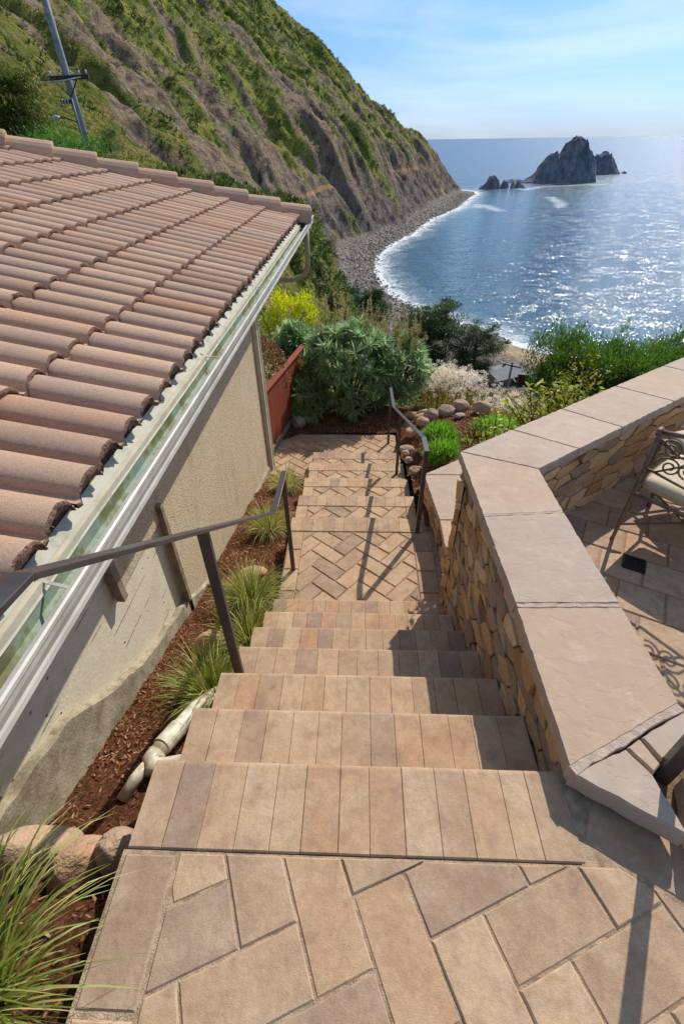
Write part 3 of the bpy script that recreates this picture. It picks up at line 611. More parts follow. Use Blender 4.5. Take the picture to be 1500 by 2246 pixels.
# houses by the beach, far below
def beach_house(label, c, Lx, Wy, h, rz, wallm, roofm, low=False):
    t = thing('beach_house', label, 'house', c, 'houses by the beach')
    ca, sa = math.cos(rz), math.sin(rz)
    tr = lambda x, y, z: (c[0]+x*ca-y*sa, c[1]+x*sa+y*ca, c[2]+z)
    b = MB(); x, y = Lx/2, Wy/2; rh = h+0.9
    P = [tr(-x, -y, -2), tr(x, -y, -2), tr(x, y, -2), tr(-x, y, -2), tr(-x, -y, h), tr(x, -y, h), tr(x, y, h), tr(-x, y, h), tr(-x, 0, rh), tr(x, 0, rh)]
    b.add(P, [(0, 1, 5, 4), (2, 3, 7, 6), (1, 2, 6, 9, 5), (3, 0, 4, 8, 7), (0, 3, 2, 1)]); b.build('wall', wallm, t)
    rf = MB(); e = 0.45; k = 0.9/y; zo = h-e*k+0.04
    for sgn in (-1, 1):
        q = [tr(-x-e, sgn*(y+e), zo), tr(x+e, sgn*(y+e), zo), tr(x+e, 0, rh+0.04), tr(-x-e, 0, rh+0.04)]
        q2 = [(a, b2, c2+0.14) for a, b2, c2 in q]
        rf.add(q+q2, [(0, 1, 2, 3), (4, 5, 6, 7), (0, 1, 5, 4), (1, 2, 6, 5), (3, 0, 4, 7)])
    rfo = rf.build('roof', roofm, t)
    ch = MB(); ch.box(tr(x*0.3, y*0.35, rh+0.2)[:3], (0.5, 0.5, 1.0), rz); ch.build('chimney', wallm, rfo)
    for wx_ in (-0.55, 0.1, 0.6):
        wm = MB(); wm.box(tr(wx_*x, -y-0.03, h*0.55), (0.9, 0.08, 1.0), rz); wo = wm.build('window', TRIM, t)
        wg = MB(); wg.box(tr(wx_*x, -y-0.05, h*0.55), (0.74, 0.08, 0.84), rz); wg.build('pane', GLASS, wo)
    return t
beach_house('grey roofed house by the beach with pale walls, left of its neighbour', (32.5, 104.5, -43.2), 8.0, 6.5, 2.9, 0.5, SIDING, SHINGLE)
beach_house('grey roofed house by the beach with dark red walls, half hidden by the green hedge', (41.0, 101.5, -42.6), 8.5, 5.5, 2.6, 0.42, REDWALL, SHINGLE)

# ================================================================== TERRACE: landings and stairs
RH, TD = 0.193, 0.2773
X0 = 0.615
def herringbone(mb, region, w, ang, org, z, gap=0.008, ch=0.007, th=0.05, hi=0.004):
    ca, sa = math.cos(ang), math.sin(ang); N = 26
    for a in range(-N, N):
        for b in range(-N, N):
            ox, oy = a+2*b, -a+2*b
            for (x0_, y0_, x1_, y1_) in ((ox, oy, ox+2, oy+1), (ox+1, oy+1, ox+2, oy+3)):
                g = gap/w/2
                q = [(x0_+g, y0_+g), (x1_-g, y0_+g), (x1_-g, y1_-g), (x0_+g, y1_-g)]
                q = [(org[0]+w*(px*ca-py*sa), org[1]+w*(px*sa+py*ca)) for px, py in q]
                if max(abs(q[0][0]-org[0]), abs(q[0][1]-org[1])) > 3.2: continue
                q = clip_poly(q, region)
                if len(q) > 2 and area(q) > 0.0006:
                    mb.prism(q, z-th, z+random.uniform(-hi, hi)*0.5, min(ch, 0.2*math.sqrt(area(q))), random.random(), 0.0008)
def row(mb, x0_, x1_, y0_, y1_, z, n, gap=0.0014, ch=0.006, th=0.05, nose=False):
    e = np.linspace(x0_, x1_, n+1)+np.concatenate([[0], np.random.default_rng(int(abs(y0_)*100)+n).normal(scale=0.004, size=n-1), [0]])
    for i in range(n):
        a, b = e[i]+gap/2, e[i+1]-gap/2; zt = z+random.uniform(-0.0015, 0.0015); t = random.random()
        if not nose: mb.prism([(a, y0_), (b, y0_), (b, y1_), (a, y1_)], z-th, zt, ch, t, 0.0005)
        else:
            r = 0.016; ys_ = [y0_, y0_+0.004]+[y1_-r+r*math.sin(k*math.pi/8) for k in range(5)]; zs_ = [zt-0.004, zt]+[zt-r+r*math.cos(k*math.pi/8) for k in range(5)]
            vs_ = []; c = random.choice((0.0006, 0.001, 0.0018))
            for xx, dz in ((a, -c), (a+c, 0), (b-c, 0), (b, -c)):
                for yy, zz in zip(ys_, zs_): vs_.append((xx, yy, zz+dz))
            k = len(ys_); fs = []
            for s_ in range(3):
                for q in range(k-1): fs.append((s_*k+q, (s_+1)*k+q, (s_+1)*k+q+1, s_*k+q+1))
            base = len(vs_); vs_ += [(a, y0_, z-th), (b, y0_, z-th), (b, y1_, z-th), (a, y1_, z-th)]
            fs += [(base+3, base+2, 3*k+k-1, k-1), (base, base+3)+tuple(range(k-1, -1, -1)), (base+2, base+1)+tuple(3*k+q for q in range(k)), (base+1, base, 0, 3*k)]
            mb.add(vs_, fs, t)
def sheet(name, poly, z, mat, th=0.3):
    b = MB(); b.prism(poly, z-th, z); return b

# top landing
TOP = [(-X0+0.146, -0.9), (1.9, -0.9), (1.9, -0.318), (0.692, 0.406), (-X0+0.146, 0.406)]
b = MB(); herringbone(b, TOP, 0.1435, R(22.5), (0.372, 0.171), 0.0, ch=0.0045, gap=0.004)
for k in range(5): b.prism([(-X0-0.003, 0.406-0.304*(k+1)+0.003), (-X0+0.140, 0.406-0.304*(k+1)+0.003), (-X0+0.140, 0.406-0.304*k-0.003), (-X0-0.003, 0.406-0.304*k-0.003)], -0.05, 0.0, 0.008, [0.1, 0.4, 0.5, 0.7, 0.3][k])
dv = Vector((0.857, -0.514)); nv = Vector((-0.514, -0.857))
for k in range(5):
    p = Vector((0.616, 0.462))+dv*(0.3*k); q = p+dv*0.294
    b.prism([tuple(p), tuple(q), tuple(q-nv*0.165), tuple(p-nv*0.165)], -0.05, -0.001, 0.008, random.random())
b.build('landing_pavers', PAVER); tag(bpy.data.objects['landing_pavers'], kind='structure')
bs = sheet('landing_base', [(-X0-0.01, -0.95), (1.95, -0.95), (1.95, -0.1), (0.75, 0.63), (0.64, 0.70), (0.60, 0.62), (0.60, 0.41), (-X0-0.01, 0.41)], -0.0045, JOINT, 0.9)
tag(bs.build('landing_base', JOINT), kind='structure')

# upper flight
st = thing('upper_stairs', 'paved stair flight of eight narrow steps from the near landing down beside the stone wall', 'stairs', (0, 0.5, -0.7), 'flights of paver steps')
for k in range(0, 7):
    yb = 0.41 if k == 0 else 0.636+(k-1)*TD-0.03; yf = 0.636+k*TD; z = -k*RH
    mb = MB(); row(mb, -X0+0.001*k, X0-0.004*(k == 0)+0.01*(k > 0), yb+0.003, yf+0.012, z, 13 if k != 3 else 12, nose=True)
    so_ = mb.build('step', PAVER, st)
    rb = MB(); rb.box((0, (yb+yf)/2-0.012, z-0.06-0.35), (2*X0-0.01, yf-yb-0.01, 0.7+0.02)); rb.build('riser', JOINT, so_)
# middle landing
z7 = -7*RH; yA = 0.636+6*TD
b = MB(); herringbone(b, [(-0.50, yA-0.05), (0.50, yA-0.05), (0.50, 3.296), (-0.50, 3.296)], 0.1385, R(-40), (-0.022, 3.082), z7, ch=0.006)
for sx in (-1, 1):
    for k in range(5):
        y1 = 3.296-k*0.245; x_a, x_b = sorted((sx*0.503, sx*(0.625 if sx < 0 else 0.668))); b.prism([(x_a, y1-0.241), (x_b, y1-0.241), (x_b, y1), (x_a, y1)], z7-0.05, z7, 0.006, random.random())
ml = b.build('middle_landing_pavers', PAVER); tag(ml, kind='structure')
bs = sheet('middle_landing_base', [(-0.63, yA-0.04), (0.76, yA-0.04), (0.76, 3.52), (-0.63, 3.52)], z7-0.009, JOINT, 0.6); tag(bs.build('middle_landing_base', JOINT), kind='structure')
# lower flight: coping row plus herringbone on each deep tread
st2 = thing('lower_stairs', 'paved stair flight of five deep steps with herringbone treads below the middle landing', 'stairs', (0, 3.4, -1.9), 'flights of paver steps')
noses = [3.495, 4.12, 4.745, 5.385, 5.985]
for k, yf in enumerate(noses):
    z = -(7+k)*RH; yb = noses[k-1]-0.02 if k else 3.30; mb = MB()
    yc = yf-0.182 if k else 3.302
    row(mb, -0.635-0.008*k, 0.60+0.004*(k % 2), yc+0.003, yf+0.012, z, 12, nose=True)
    if k:
        herringbone(mb, [(-0.53, yb), (0.50, yb), (0.50, yc-0.002), (-0.53, yc-0.002)], 0.1385, R(-40), (0.03*k, yc), z, ch=0.006)
        for xa, xb in ((-0.65, -0.535), (0.505, 0.605)):
            mb.prism([(xa, yb), (xb, yb), (xb, yb+0.21), (xa, yb+0.21)], z-0.05, z, 0.006, random.random()); mb.prism([(xa, yb+0.214), (xb, yb+0.214), (xb, yc-0.002), (xa, yc-0.002)], z-0.05, z, 0.006, random.random())
    so_ = mb.build('step', PAVER, st2)
    rb = MB(); rb.box((-0.018, (yb+yf)/2-0.012, z-0.010-0.35), (1.24, yf-yb-0.02, 0.70)); rb.build('riser', JOINT, so_)
# bottom landing
z12 = -12*RH
BOT = [(-1.42, 5.6), (0.58, 5.6), (0.58, 6.76), (-0.98, 6.76), (-1.42, 6.40)]
b = MB(); herringbone(b, BOT, 0.1385, R(-40), (-0.3, 6.3), z12, ch=0.006)
row(b, -0.99, 0.59, 6.765, 6.875, z12, 8)
bl = b.build('bottom_landing_pavers', PAVER); tag(bl, kind='structure')
bs = sheet('bottom_landing_base', [(-1.45, 5.55), (0.6, 5.55), (0.6, 6.88), (-1.07, 6.88), (-1.45, 6.5)], z12-0.009, JOINT, 0.3); tag(bs.build('bottom_landing_base', JOINT), kind='structure')

# patio behind the wall
ZP = -0.47
b = MB(); PAT = [(0.9, 0.3), (1.3, 0.0), (6, 0.0), (6, 6.0), (2.6, 3.55), (0.88, 2.3)]
ca, sa = math.cos(R(-28)), math.sin(R(-28)); jj = 0
for i in range(-22, 26):
    for j in range(-22, 26):
        wq, hq = 0.235, 0.235
        q = [((i+0.5*(j % 2))*wq+0.004, j*hq+0.004), ((i+1+0.5*(j % 2))*wq-0.004, j*hq+0.004), ((i+1+0.5*(j % 2))*wq-0.004, (j+1)*hq-0.004), ((i+0.5*(j % 2))*wq+0.004, (j+1)*hq-0.004)]
        q = clip_poly([(1.8+px*ca-py*sa, 2.0+px*sa+py*ca) for px, py in q], PAT)
        if len(q) > 2 and area(q) > 0.001: b.prism(q, ZP-0.05, ZP+random.uniform(-0.001, 0.001), 0.006, random.random())
tag(b.build('patio_pavers', PAVER), kind='structure')
bs = sheet('patio_base', [(0.88, 0.2), (1.3, -0.2), (6.1, -0.2), (6.1, 6.05), (2.6, 3.58), (0.86, 2.3)], ZP-0.008, JOINT, 1.2); tag(bs.build('patio_base', JOINT), kind='structure')
dt = thing('floor_drain', 'small square black drain grate set in the shaded patio floor', 'drain', (1.62, 2.02, ZP))
b = MB(); rz = R(-28)
for sx, sy, dx, dy in ((0, -1, 0.11, 0.012), (0, 1, 0.11, 0.012), (-1, 0, 0.012, 0.11), (1, 0, 0.012, 0.11)):
    ox, oy = sx*0.055, sy*0.055; b.box((1.62+ox*ca-oy*sa, 2.02+ox*sa+oy*ca, ZP+0.003), (dx, dy, 0.010), rz)
b.build('frame', DRAIN, dt)
b = MB()
for k in range(-3, 4): b.box((1.62+k*0.014*ca, 2.02+k*0.014*sa, ZP+0.002), (0.007, 0.1, 0.008), rz)
b.box((1.62, 2.02, ZP-0.001), (0.106, 0.106, 0.004), rz); b.build('grate', DRAIN, dt)

# ================================================================== STONE WALLS
def stone_face(A, B, zb, zt, cell=(0.15, 0.085), out_=0.03, seed=0, lean=0.0, zbf=None, left=True):
    """irregular stones on the face A->B; they stand out to the right hand of A->B"""
    g = np.random.default_rng(seed); A = Vector((*A, 0)); B = Vector((*B, 0)); Lh = (B-A).length; t = (B-A)/Lh; nrm_ = Vector((t.y, -t.x, 0)); H = zt-zb
    cu, cv = cell; pts = []
    nu = int(Lh/cu)+2; nv_ = int(H/cv)+2
    for j in range(-1, nv_+1):
        for i in range(-1, nu+1):
            pts.append(((i+0.5+(0.5 if j % 2 else 0)+g.uniform(-0.38, 0.38))*cu, (j+0.5+g.uniform(-0.36, 0.36))*cv))
    pts = np.array(pts); mb = MB(); sc = np.array([1/cu, 1/cv])
    for i, p in enumerate(pts):
        if not (-cu < p[0] < Lh+cu and -cv < p[1] < H+cv): continue
        d = np.linalg.norm((pts-p)*sc, axis=1); order = np.argsort(d)[1:16]
        poly = [(p[0]-cu*2, p[1]-cv*2), (p[0]+cu*2, p[1]-cv*2), (p[0]+cu*2, p[1]+cv*2), (p[0]-cu*2, p[1]+cv*2)]
        for o in order:
            q = pts[o]; mid = (p+q)/2; dn = (q-p)*sc*sc; a = mid; bb = mid+np.array([-dn[1], dn[0]])
            poly = clip(poly, tuple(a), tuple(bb))
            if len(poly) < 3: break
        if len(poly) < 3: continue
        poly = clip_poly(poly, [(0, 0), (Lh, 0), (Lh, H), (0, H)])
        if len(poly) < 3 or area(poly) < 0.0008: continue
        poly = inset(poly, 0.004)
        if area(poly) < 0.0006: continue
        # roughen the outline
        rp = []
        for a_, b_2 in zip(poly, poly[1:]+poly[:1]):
            rp.append(a_); ln = math.hypot(b_2[0]-a_[0], b_2[1]-a_[1])
            if ln > 0.05: rp.append(((a_[0]+b_2[0])/2+g.uniform(-0.006, 0.006), (a_[1]+b_2[1])/2+g.uniform(-0.006, 0.006)))
        poly = rp; dep = out_*(0.35+0.7*g.random()); n = len(poly); ins = inset(poly, 0.005); ins2 = inset(poly, 0.02)
        cu_, cv_ = np.mean(poly, 0); tu, tv = g.normal(scale=0.07, size=2)
        P3 = lambda u, v, dd: A+t*u+Vector((0, 0, zb+v))+nrm_*dd
        vs_ = [P3(u, v, -0.02) for u, v in poly]+[P3(u, v, max(dep*0.9+(u-cu_)*tu+(v-cv_)*tv, 0.004)) for u, v in poly]+[P3(u, v, max(dep+(u-cu_)*tu+(v-cv_)*tv+g.uniform(-0.003, 0.003), 0.006)) for u, v in ins]
        vs_.append(P3(cu_, cv_, dep+g.uniform(-0.003, 0.004))); c = len(vs_)-1
        fs = [(r*n+k, r*n+(k+1) % n, (r+1)*n+(k+1) % n, (r+1)*n+k) for r in range(2) for k in range(n)]+[(2*n+k, 2*n+(k+1) % n, c) for k in range(n)]
        mb.add(vs_, fs, g.random())
    return mb
def cap_slab(poly, z0, z1, name='cap_slab', parent=None, tint=0.5, seed=0, chip=0.006, mat=None):
    """a stone slab with hand-dressed, slightly chipped edges"""
    g = np.random.default_rng(seed); pl = []
    for a, b2 in zip(poly, poly[1:]+poly[:1]):
        ln = math.hypot(b2[0]-a[0], b2[1]-a[1]); k = max(int(ln/0.022), 1)
        for i in range(k):
            f = i/k; e = 0 if i == 0 else 1; pl.append((a[0]+(b2[0]-a[0])*f+e*g.uniform(-chip, chip)*0.35, a[1]+(b2[1]-a[1])*f+e*g.uniform(-chip, chip)*0.35))
    mb = MB(); n = len(pl); A = sum(pl[i][0]*pl[(i+1) % n][1]-pl[(i+1) % n][0]*pl[i][1] for i in range(n))
    if A < 0: pl = pl[::-1]
    i1 = inset(pl, 0.004); cz = [z0]*n
    rings = [[(x, y, z0) for x, y in pl], [(x+g.uniform(-chip, chip)*0.5, y+g.uniform(-chip, chip)*0.5, (z0+z1)/2) for x, y in pl], [(x, y, z1-0.006-abs(g.normal())*chip*0.35) for x, y in pl], [(x, y, z1) for x, y in i1]]
    vs_ = [p for r in rings for p in r]; fs = [tuple(range(n))[::-1]]+[(r*n+k, r*n+(k+1) % n, (r+1)*n+(k+1) % n, (r+1)*n+k) for r in range(3) for k in range(n)]+[tuple(3*n+k for k in range(n))]
    mb.add(vs_, fs, tint); return mb.build(name, mat or CAP, parent)

wall = thing('stone_wall', 'tall stone clad wall with wide flagstone cap turning from the stairs around the patio', 'wall', (0.8, 1.6, -0.5), 'stone clad walls with flagstone caps')
ZC, ZB = 0.10, 0.045
fd = Vector((0.806, 0.592)); fn = Vector((-0.592, 0.806))            # far leg direction, outward normal
oc = Vector((0.577, 2.333)); ic = Vector((0.972, 2.158))            # far outer and inner corners
on_ = Vector((0.605, 0.605)); in_ = Vector((1.02, 0.81))            # near outer and inner corners
nd = Vector((0.857, -0.514))
lerp = lambda a, b, f: a+(b-a)*f
OUT = lambda y: Vector((0.606+(0.577-0.606)*max(0, (y-1.21)/(2.333-1.21)), y)); INN = lambda y: lerp(in_, Vector((0.972, 2.0)), min(1, (y-0.81)/(1.19))) if y < 2.0 else Vector((0.972, y))
j1o, j1i = OUT(1.755), INN(1.79); j2o, j2i = OUT(1.205), INN(1.215)
E = lambda v: (v.x, v.y)
gp = 0.004
segs = [([oc, ic, j1i, j1o], 0.35), ([j1o-Vector((0, 0.010)), j1i-Vector((0, 0.010)), j2i+Vector((0, 0.010)), j2o+Vector((0, 0.010))], 0.62), ([j2o-Vector((0, 0.012)), j2i-Vector((0, 0.012)), in_+Vector((-0.004, 0.007)), on_+Vector((0.002, 0.008))], 0.15)]
far_cuts = [(0.0, 0.0), (0.447, 0.36), (0.93, 0.80), (1.55, 1.42), (2.2, 2.07), (2.9, 2.75)]
fo_ = lambda s_: oc+fd*s_; fi_ = lambda s_: ic+fd*s_
for k in range(5):
    a, b2 = far_cuts[k], far_cuts[k+1]; segs.append(([fo_(a[0])+fd*gp, fo_(b2[0])-fd*gp, fi_(b2[1])-fd*gp, fi_(a[1])+fd*gp], [0.75, 0.9, 0.5, 0.3, 0.6][k]))
for k, (pl, tn) in enumerate(segs):
    c = sum(pl, Vector((0, 0)))/len(pl); cap_slab([E(p) for p in pl], ZB, ZC, parent=wall, tint=tn, seed=k+1)
# near leg: corner pieces, a notch for the post, then a long slab
P1 = on_+Vector((0.006, -0.007)); nN = Vector((0.514, 0.857))
cap_slab([E(P1), E(P1+nd*0.285), E(Vector((0.835, 0.60))), E(Vector((0.79, 0.672)))], ZB-0.02, ZC-0.004, parent=wall, tint=0.62, seed=31)
cap_slab([E(Vector((0.797, 0.676))), E(Vector((0.842, 0.607))), E(Vector((0.872, 0.632))), E(Vector((0.845, 0.704)))], ZB, ZC-0.006, parent=wall, tint=0.3, seed=32, chip=0.003)
cap_slab([E(Vector((0.852, 0.706))), E(Vector((0.880, 0.642))), E(Vector((1.07, 0.75))), E(Vector((1.018, 0.792)))], ZB, ZC-0.004, parent=wall, tint=0.6, seed=33)
cap_slab([E(P1+nd*0.295), E(P1+nd*1.3), E(P1+nd*1.3+nN*0.36), E(P1+nd*0.50+nN*0.36), E(Vector((0.92, 0.60)))], ZB-0.02, ZC-0.004, parent=wall, tint=0.45, seed=34)
# mortar joints
def joint(a, b2, wd_, z0, z1):
    d = (b2-a).normalized(); n = Vector((-d.y, d.x))*wd_/2; mb = MB(); k = 14; q = [a+n+(b2-a)*i/k+n*random.uniform(-0.3, 0.3) for i in range(k+1)]+[b2-n-(b2-a)*i/k+n*random.uniform(-0.3, 0.3) for i in range(k+1)]
    mb.prism([E(p) for p in q], z0, z1, 0.002); mb.build('mortar_joint', MORTAR, wall)
joint(j1o+Vector((0.004, -0.001)), j1i+Vector((-0.004, -0.001)), 0.020, ZB, ZC-0.001)
joint(j2o+Vector((0.004, -0.001)), j2i+Vector((-0.004, -0.001)), 0.022, ZB, ZC-0.001)
joint(on_+Vector((0.006, 0.002)), in_+Vector((-0.004, 0.0)), 0.030, ZB-0.01, ZC-0.002)
for k in range(1, 5): joint(fo_(far_cuts[k][0])+fn*-0.006, fi_(far_cuts[k][1])+fn*0.006, 0.010, ZB, ZC-0.003)
# core and cladding
xo = 0.637
core = MB()
cp = [(xo+0.02, 0.64), (0.985, 0.80), (0.945, 2.12), (xo, 2.30)]
core.prism(cp, -1.9, ZB-0.002)
a, b2, c, d = oc+fd*0.03-fn*0.05, oc+fd*2.9-fn*0.05, ic+fd*2.8+fn*0.035, ic+fd*0.0+fn*0.035
core.prism([E(a), E(b2), E(c), E(d)], -1.9, ZB-0.003)
core.prism([E(on_+nN*0.05+nd*0.02), E(on_+nN*0.05+nd*1.3), E(on_+nN*0.33+nd*1.3), E(on_+nN*0.33+nd*0.1)], -0.9, ZB-0.025)
core.build('wall_core', WMORT, wall)
stone_face((xo+0.008, 2.30), (xo+0.012, 0.60), -1.55, ZB-0.004, (0.15, 0.075), 0.024, 4).build('stone_cladding', STONE, wall)
stone_face(E(ic+fn*0.028), E(ic+fd*2.8+fn*0.028), ZP-0.02, ZB-0.004, (0.19, 0.085), 0.02, 9).build('stone_cladding', STONE, wall)
stone_face((0.945, 2.12), (0.985, 0.82), ZP-0.02, ZB-0.004, (0.2, 0.1), 0.02, 12) if False else None
stone_face(E(oc+fd*0.03-fn*0.05)[:2], (xo+0.008, 2.31), -1.6, ZB-0.004, (0.12, 0.09), 0.02, 15)
b_f = stone_face(E(oc+fd*2.6-fn*0.05), E(oc+fd*0.0-fn*0.05), -1.5, ZB-0.004, (0.2, 0.1), 0.03, 17); b_f.build('stone_cladding', STONE, wall)
pl_ = MB(); p0 = on_+nN*0.045+nd*0.0; p1 = on_+nN*0.045+nd*1.3
m = MT('plastered_base'); PLAS = m.out(m.hsv(m.mix(m.noise(6, 4), S(158, 132, 110), S(136, 114, 92)), m.math('MULTIPLY_ADD', m.noise(90, 3), 0.4, 0.8)), 0.9, m.bump(m.noise(80, 3), 0.006, 1), spec=0.15)
pl_.prism([E(p0), E(p1), E(p1+nN*0.02), E(p0+nN*0.02)], -0.05, ZB-0.022); pl_.build('plaster_face', PLAS, wall)

lw = thing('low_stone_wall', 'lower stone clad wall with flagstone cap stepping down beside the middle landing', 'wall', (0.85, 3.2, -1.4), 'stone clad walls with flagstone caps')
ZL = -1.06
A0, A1, A2 = Vector((0.70, 2.30)), Vector((0.70, 3.13)), Vector((0.635, 3.83))
ld = Vector((0.806, 0.592))
for k, pl in enumerate([[A0, Vector((1.15, 2.3)), A1+Vector((0.42, 0.0)), A1], [A1+Vector((0, 0.008)), A1+Vector((0.42, 0.008)), A2+ld*0.5+Vector((0.03, -0.30)), A2+Vector((0.004, -0.006))], [A2, A2+ld*1.3, A2+ld*1.3+Vector((0.22, -0.30)), A2+ld*0.5+Vector((0.035, -0.292))]]):
    cap_slab([E(p) for p in pl], ZL-0.055, ZL, parent=lw, tint=[0.3, 0.5, 0.75][k], seed=50+k)
core = MB(); core.prism([(0.735, 2.3), (1.1, 2.3), (1.1, 3.3), (1.5, 4.0), (0.70, 3.78), (0.735, 3.13)], -2.2, ZL-0.058); core.build('wall_core', WMORT, lw)
stone_face((0.672, 3.80), (0.735, 3.13), -1.75, ZL-0.058, (0.15, 0.085), 0.035, 60).build('stone_cladding', STONE, lw)
stone_face((0.735, 3.13), (0.735, 2.25), -1.75, ZL-0.058, (0.15, 0.085), 0.035, 61).build('stone_cladding', STONE, lw)

# ================================================================== HOUSE
house = thing('tiled_house', 'stucco house with a brown barrel tile roof and white gutter beside the stairs', 'house', (-2.5, 3.5, -2.3))
XW = -1.31; XE = -0.985; ZE = 0.485; TP = math.tan(R(15)); CP, SP = math.cos(R(15)), math.sin(R(15))
RK = lambda x: 9.02+(x+0.9)*0.435                                 # the rake edge runs slightly inwards
b = MB(); b.box((XW-0.15, 4.08, -0.95), (0.30, 3.44, 2.7)); b.box((XW-0.15, 2.03, -0.03), (0.30, 0.66, 0.87)); b.build('stucco_wall', STUCCO, house)
b = MB(); b.box((XW-0.18, 1.04, -0.95), (0.30, 2.64, 2.7)); b.build('concrete_wall', CONC, house)
# lower band of rough concrete, its top edge stepping with the fall of the ground
mb = MB(); ft = [(-0.6, -0.22), (0.62, -0.42), (1.05, -0.56), (1.35, -0.80), (1.58, -0.95), (1.9, -1.09), (2.36, -1.27)]
yy = np.arange(-0.6, 2.37, 0.03); zz = np.interp(yy, [p[0] for p in ft], [p[1] for p in ft])+(fbm(yy*7, yy*0, 3, 3)-0.5)*0.07+(fbm(yy*26, yy*0, 8, 3)-0.5)*0.025
n = len(yy); V = []; xf = XW+0.015
for y_, z_ in zip(yy, zz): V += [(xf, y_, -2.4), (xf-0.006+0.004*vnoise(y_*9, 0, 2), y_, z_-0.012), (xf-0.013, y_, z_), (XW-0.1, y_, z_+0.005)]
F = [(4*i+k, 4*i+4+k, 4*i+5+k, 4*i+1+k) for i in range(n-1) for k in range(3)]
mb.add(V, F); mb.build('footing', FOOT, house)
b = MB(); b.box((XW+0.018, 4.08, -2.02), (0.03, 3.40, 0.36)); 
V = []; 
b = MB(); yy = np.arange(2.40, 5.75, 0.05); zz = np.interp(yy, [2.4, 2.71, 4.0, 5.8], [-1.27, -1.46, -1.87, -2.22]); V = []
for y_, z_ in zip(yy, zz): V += [(XW+0.028, y_, -2.5), (XW+0.028, y_, z_-0.012), (XW+0.016, y_, z_), (XW-0.05, y_, z_+0.01)]
b.add(V, [(4*i+k, 4*i+4+k, 4*i+5+k, 4*i+1+k) for i in range(len(yy)-1) for k in range(3)]); b.build('footing', FOOT, house)
b = MB(); b.box((XW+0.014, 2.375, -0.80), (0.045, 0.045, 0.92)); b.build('wood_strip', OLDWOOD, house, bevel=0.004)
b = MB(); b.box((XW+0.014, 1.70, -0.30), (0.045, 0.05, 0.36)); b.build('wood_strip', OLDWOOD, house, bevel=0.004)
b = MB(); b.box((XW-1.8, 5.79, -0.95), (3.6, 0.02, 2.7)); b.box((XW-2.2, 8.6, -0.9), (3.0, 0.05, 2.6)); b.box((XW-0.75, 7.2, -0.9), (0.05, 2.8, 2.6)); b.build('porch_wall', STUCCO, house)
b = MB(); b.box((XW+0.025, 5.815, -1.05), (0.07, 0.05, 2.66)); b.build('corner_trim', TRIM, house, bevel=0.004)
b = MB(); b.box((XW+0.022, 5.875, -1.05), (0.085, 0.062, 2.60)); b.box((XW+0.068, 5.875, -1.05), (0.012, 0.03, 2.6)); b.build('downspout', TRIM, house, bevel=0.006)
# roof deck and tiles
b = MB(); e0, e1 = XE-0.055, -6.5
zr = lambda x, o=0: ZE+(XE-x)*TP+o
b.add([(e0, -2.2, zr(e0, -0.035)), (e0, RK(e0)-0.04, zr(e0, -0.035)), (e1, RK(e1)-0.04, zr(e1, -0.035)), (e1, -2.2, zr(e1, -0.035)), (e0, -2.2, zr(e0, -0.11)), (e0, RK(e0)-0.04, zr(e0, -0.11)), (e1, RK(e1)-0.04, zr(e1, -0.11)), (e1, -2.2, zr(e1, -0.11))],
      [(0, 1, 2, 3), (7, 6, 5, 4), (0, 4, 5, 1), (1, 5, 6, 2), (2, 6, 7, 3)]); b.build('roof_deck', TMORT, house)
PT = 0.205; EXPO = 0.505
Vt, Ft, Tt, Ve, Fe = [], [], [], [], []; nb = 0; ne = 0
NB = 16
an_ = np.linspace(math.pi, 0, NB-3); prof_u = np.concatenate([[0.0, 0.018], 0.117+0.082*np.cos(an_), [0.205]])
prof_h = np.concatenate([[0.002, 0.0], 0.062*np.sin(an_)**0.8, [0.002]])
g = np.random.default_rng(5)
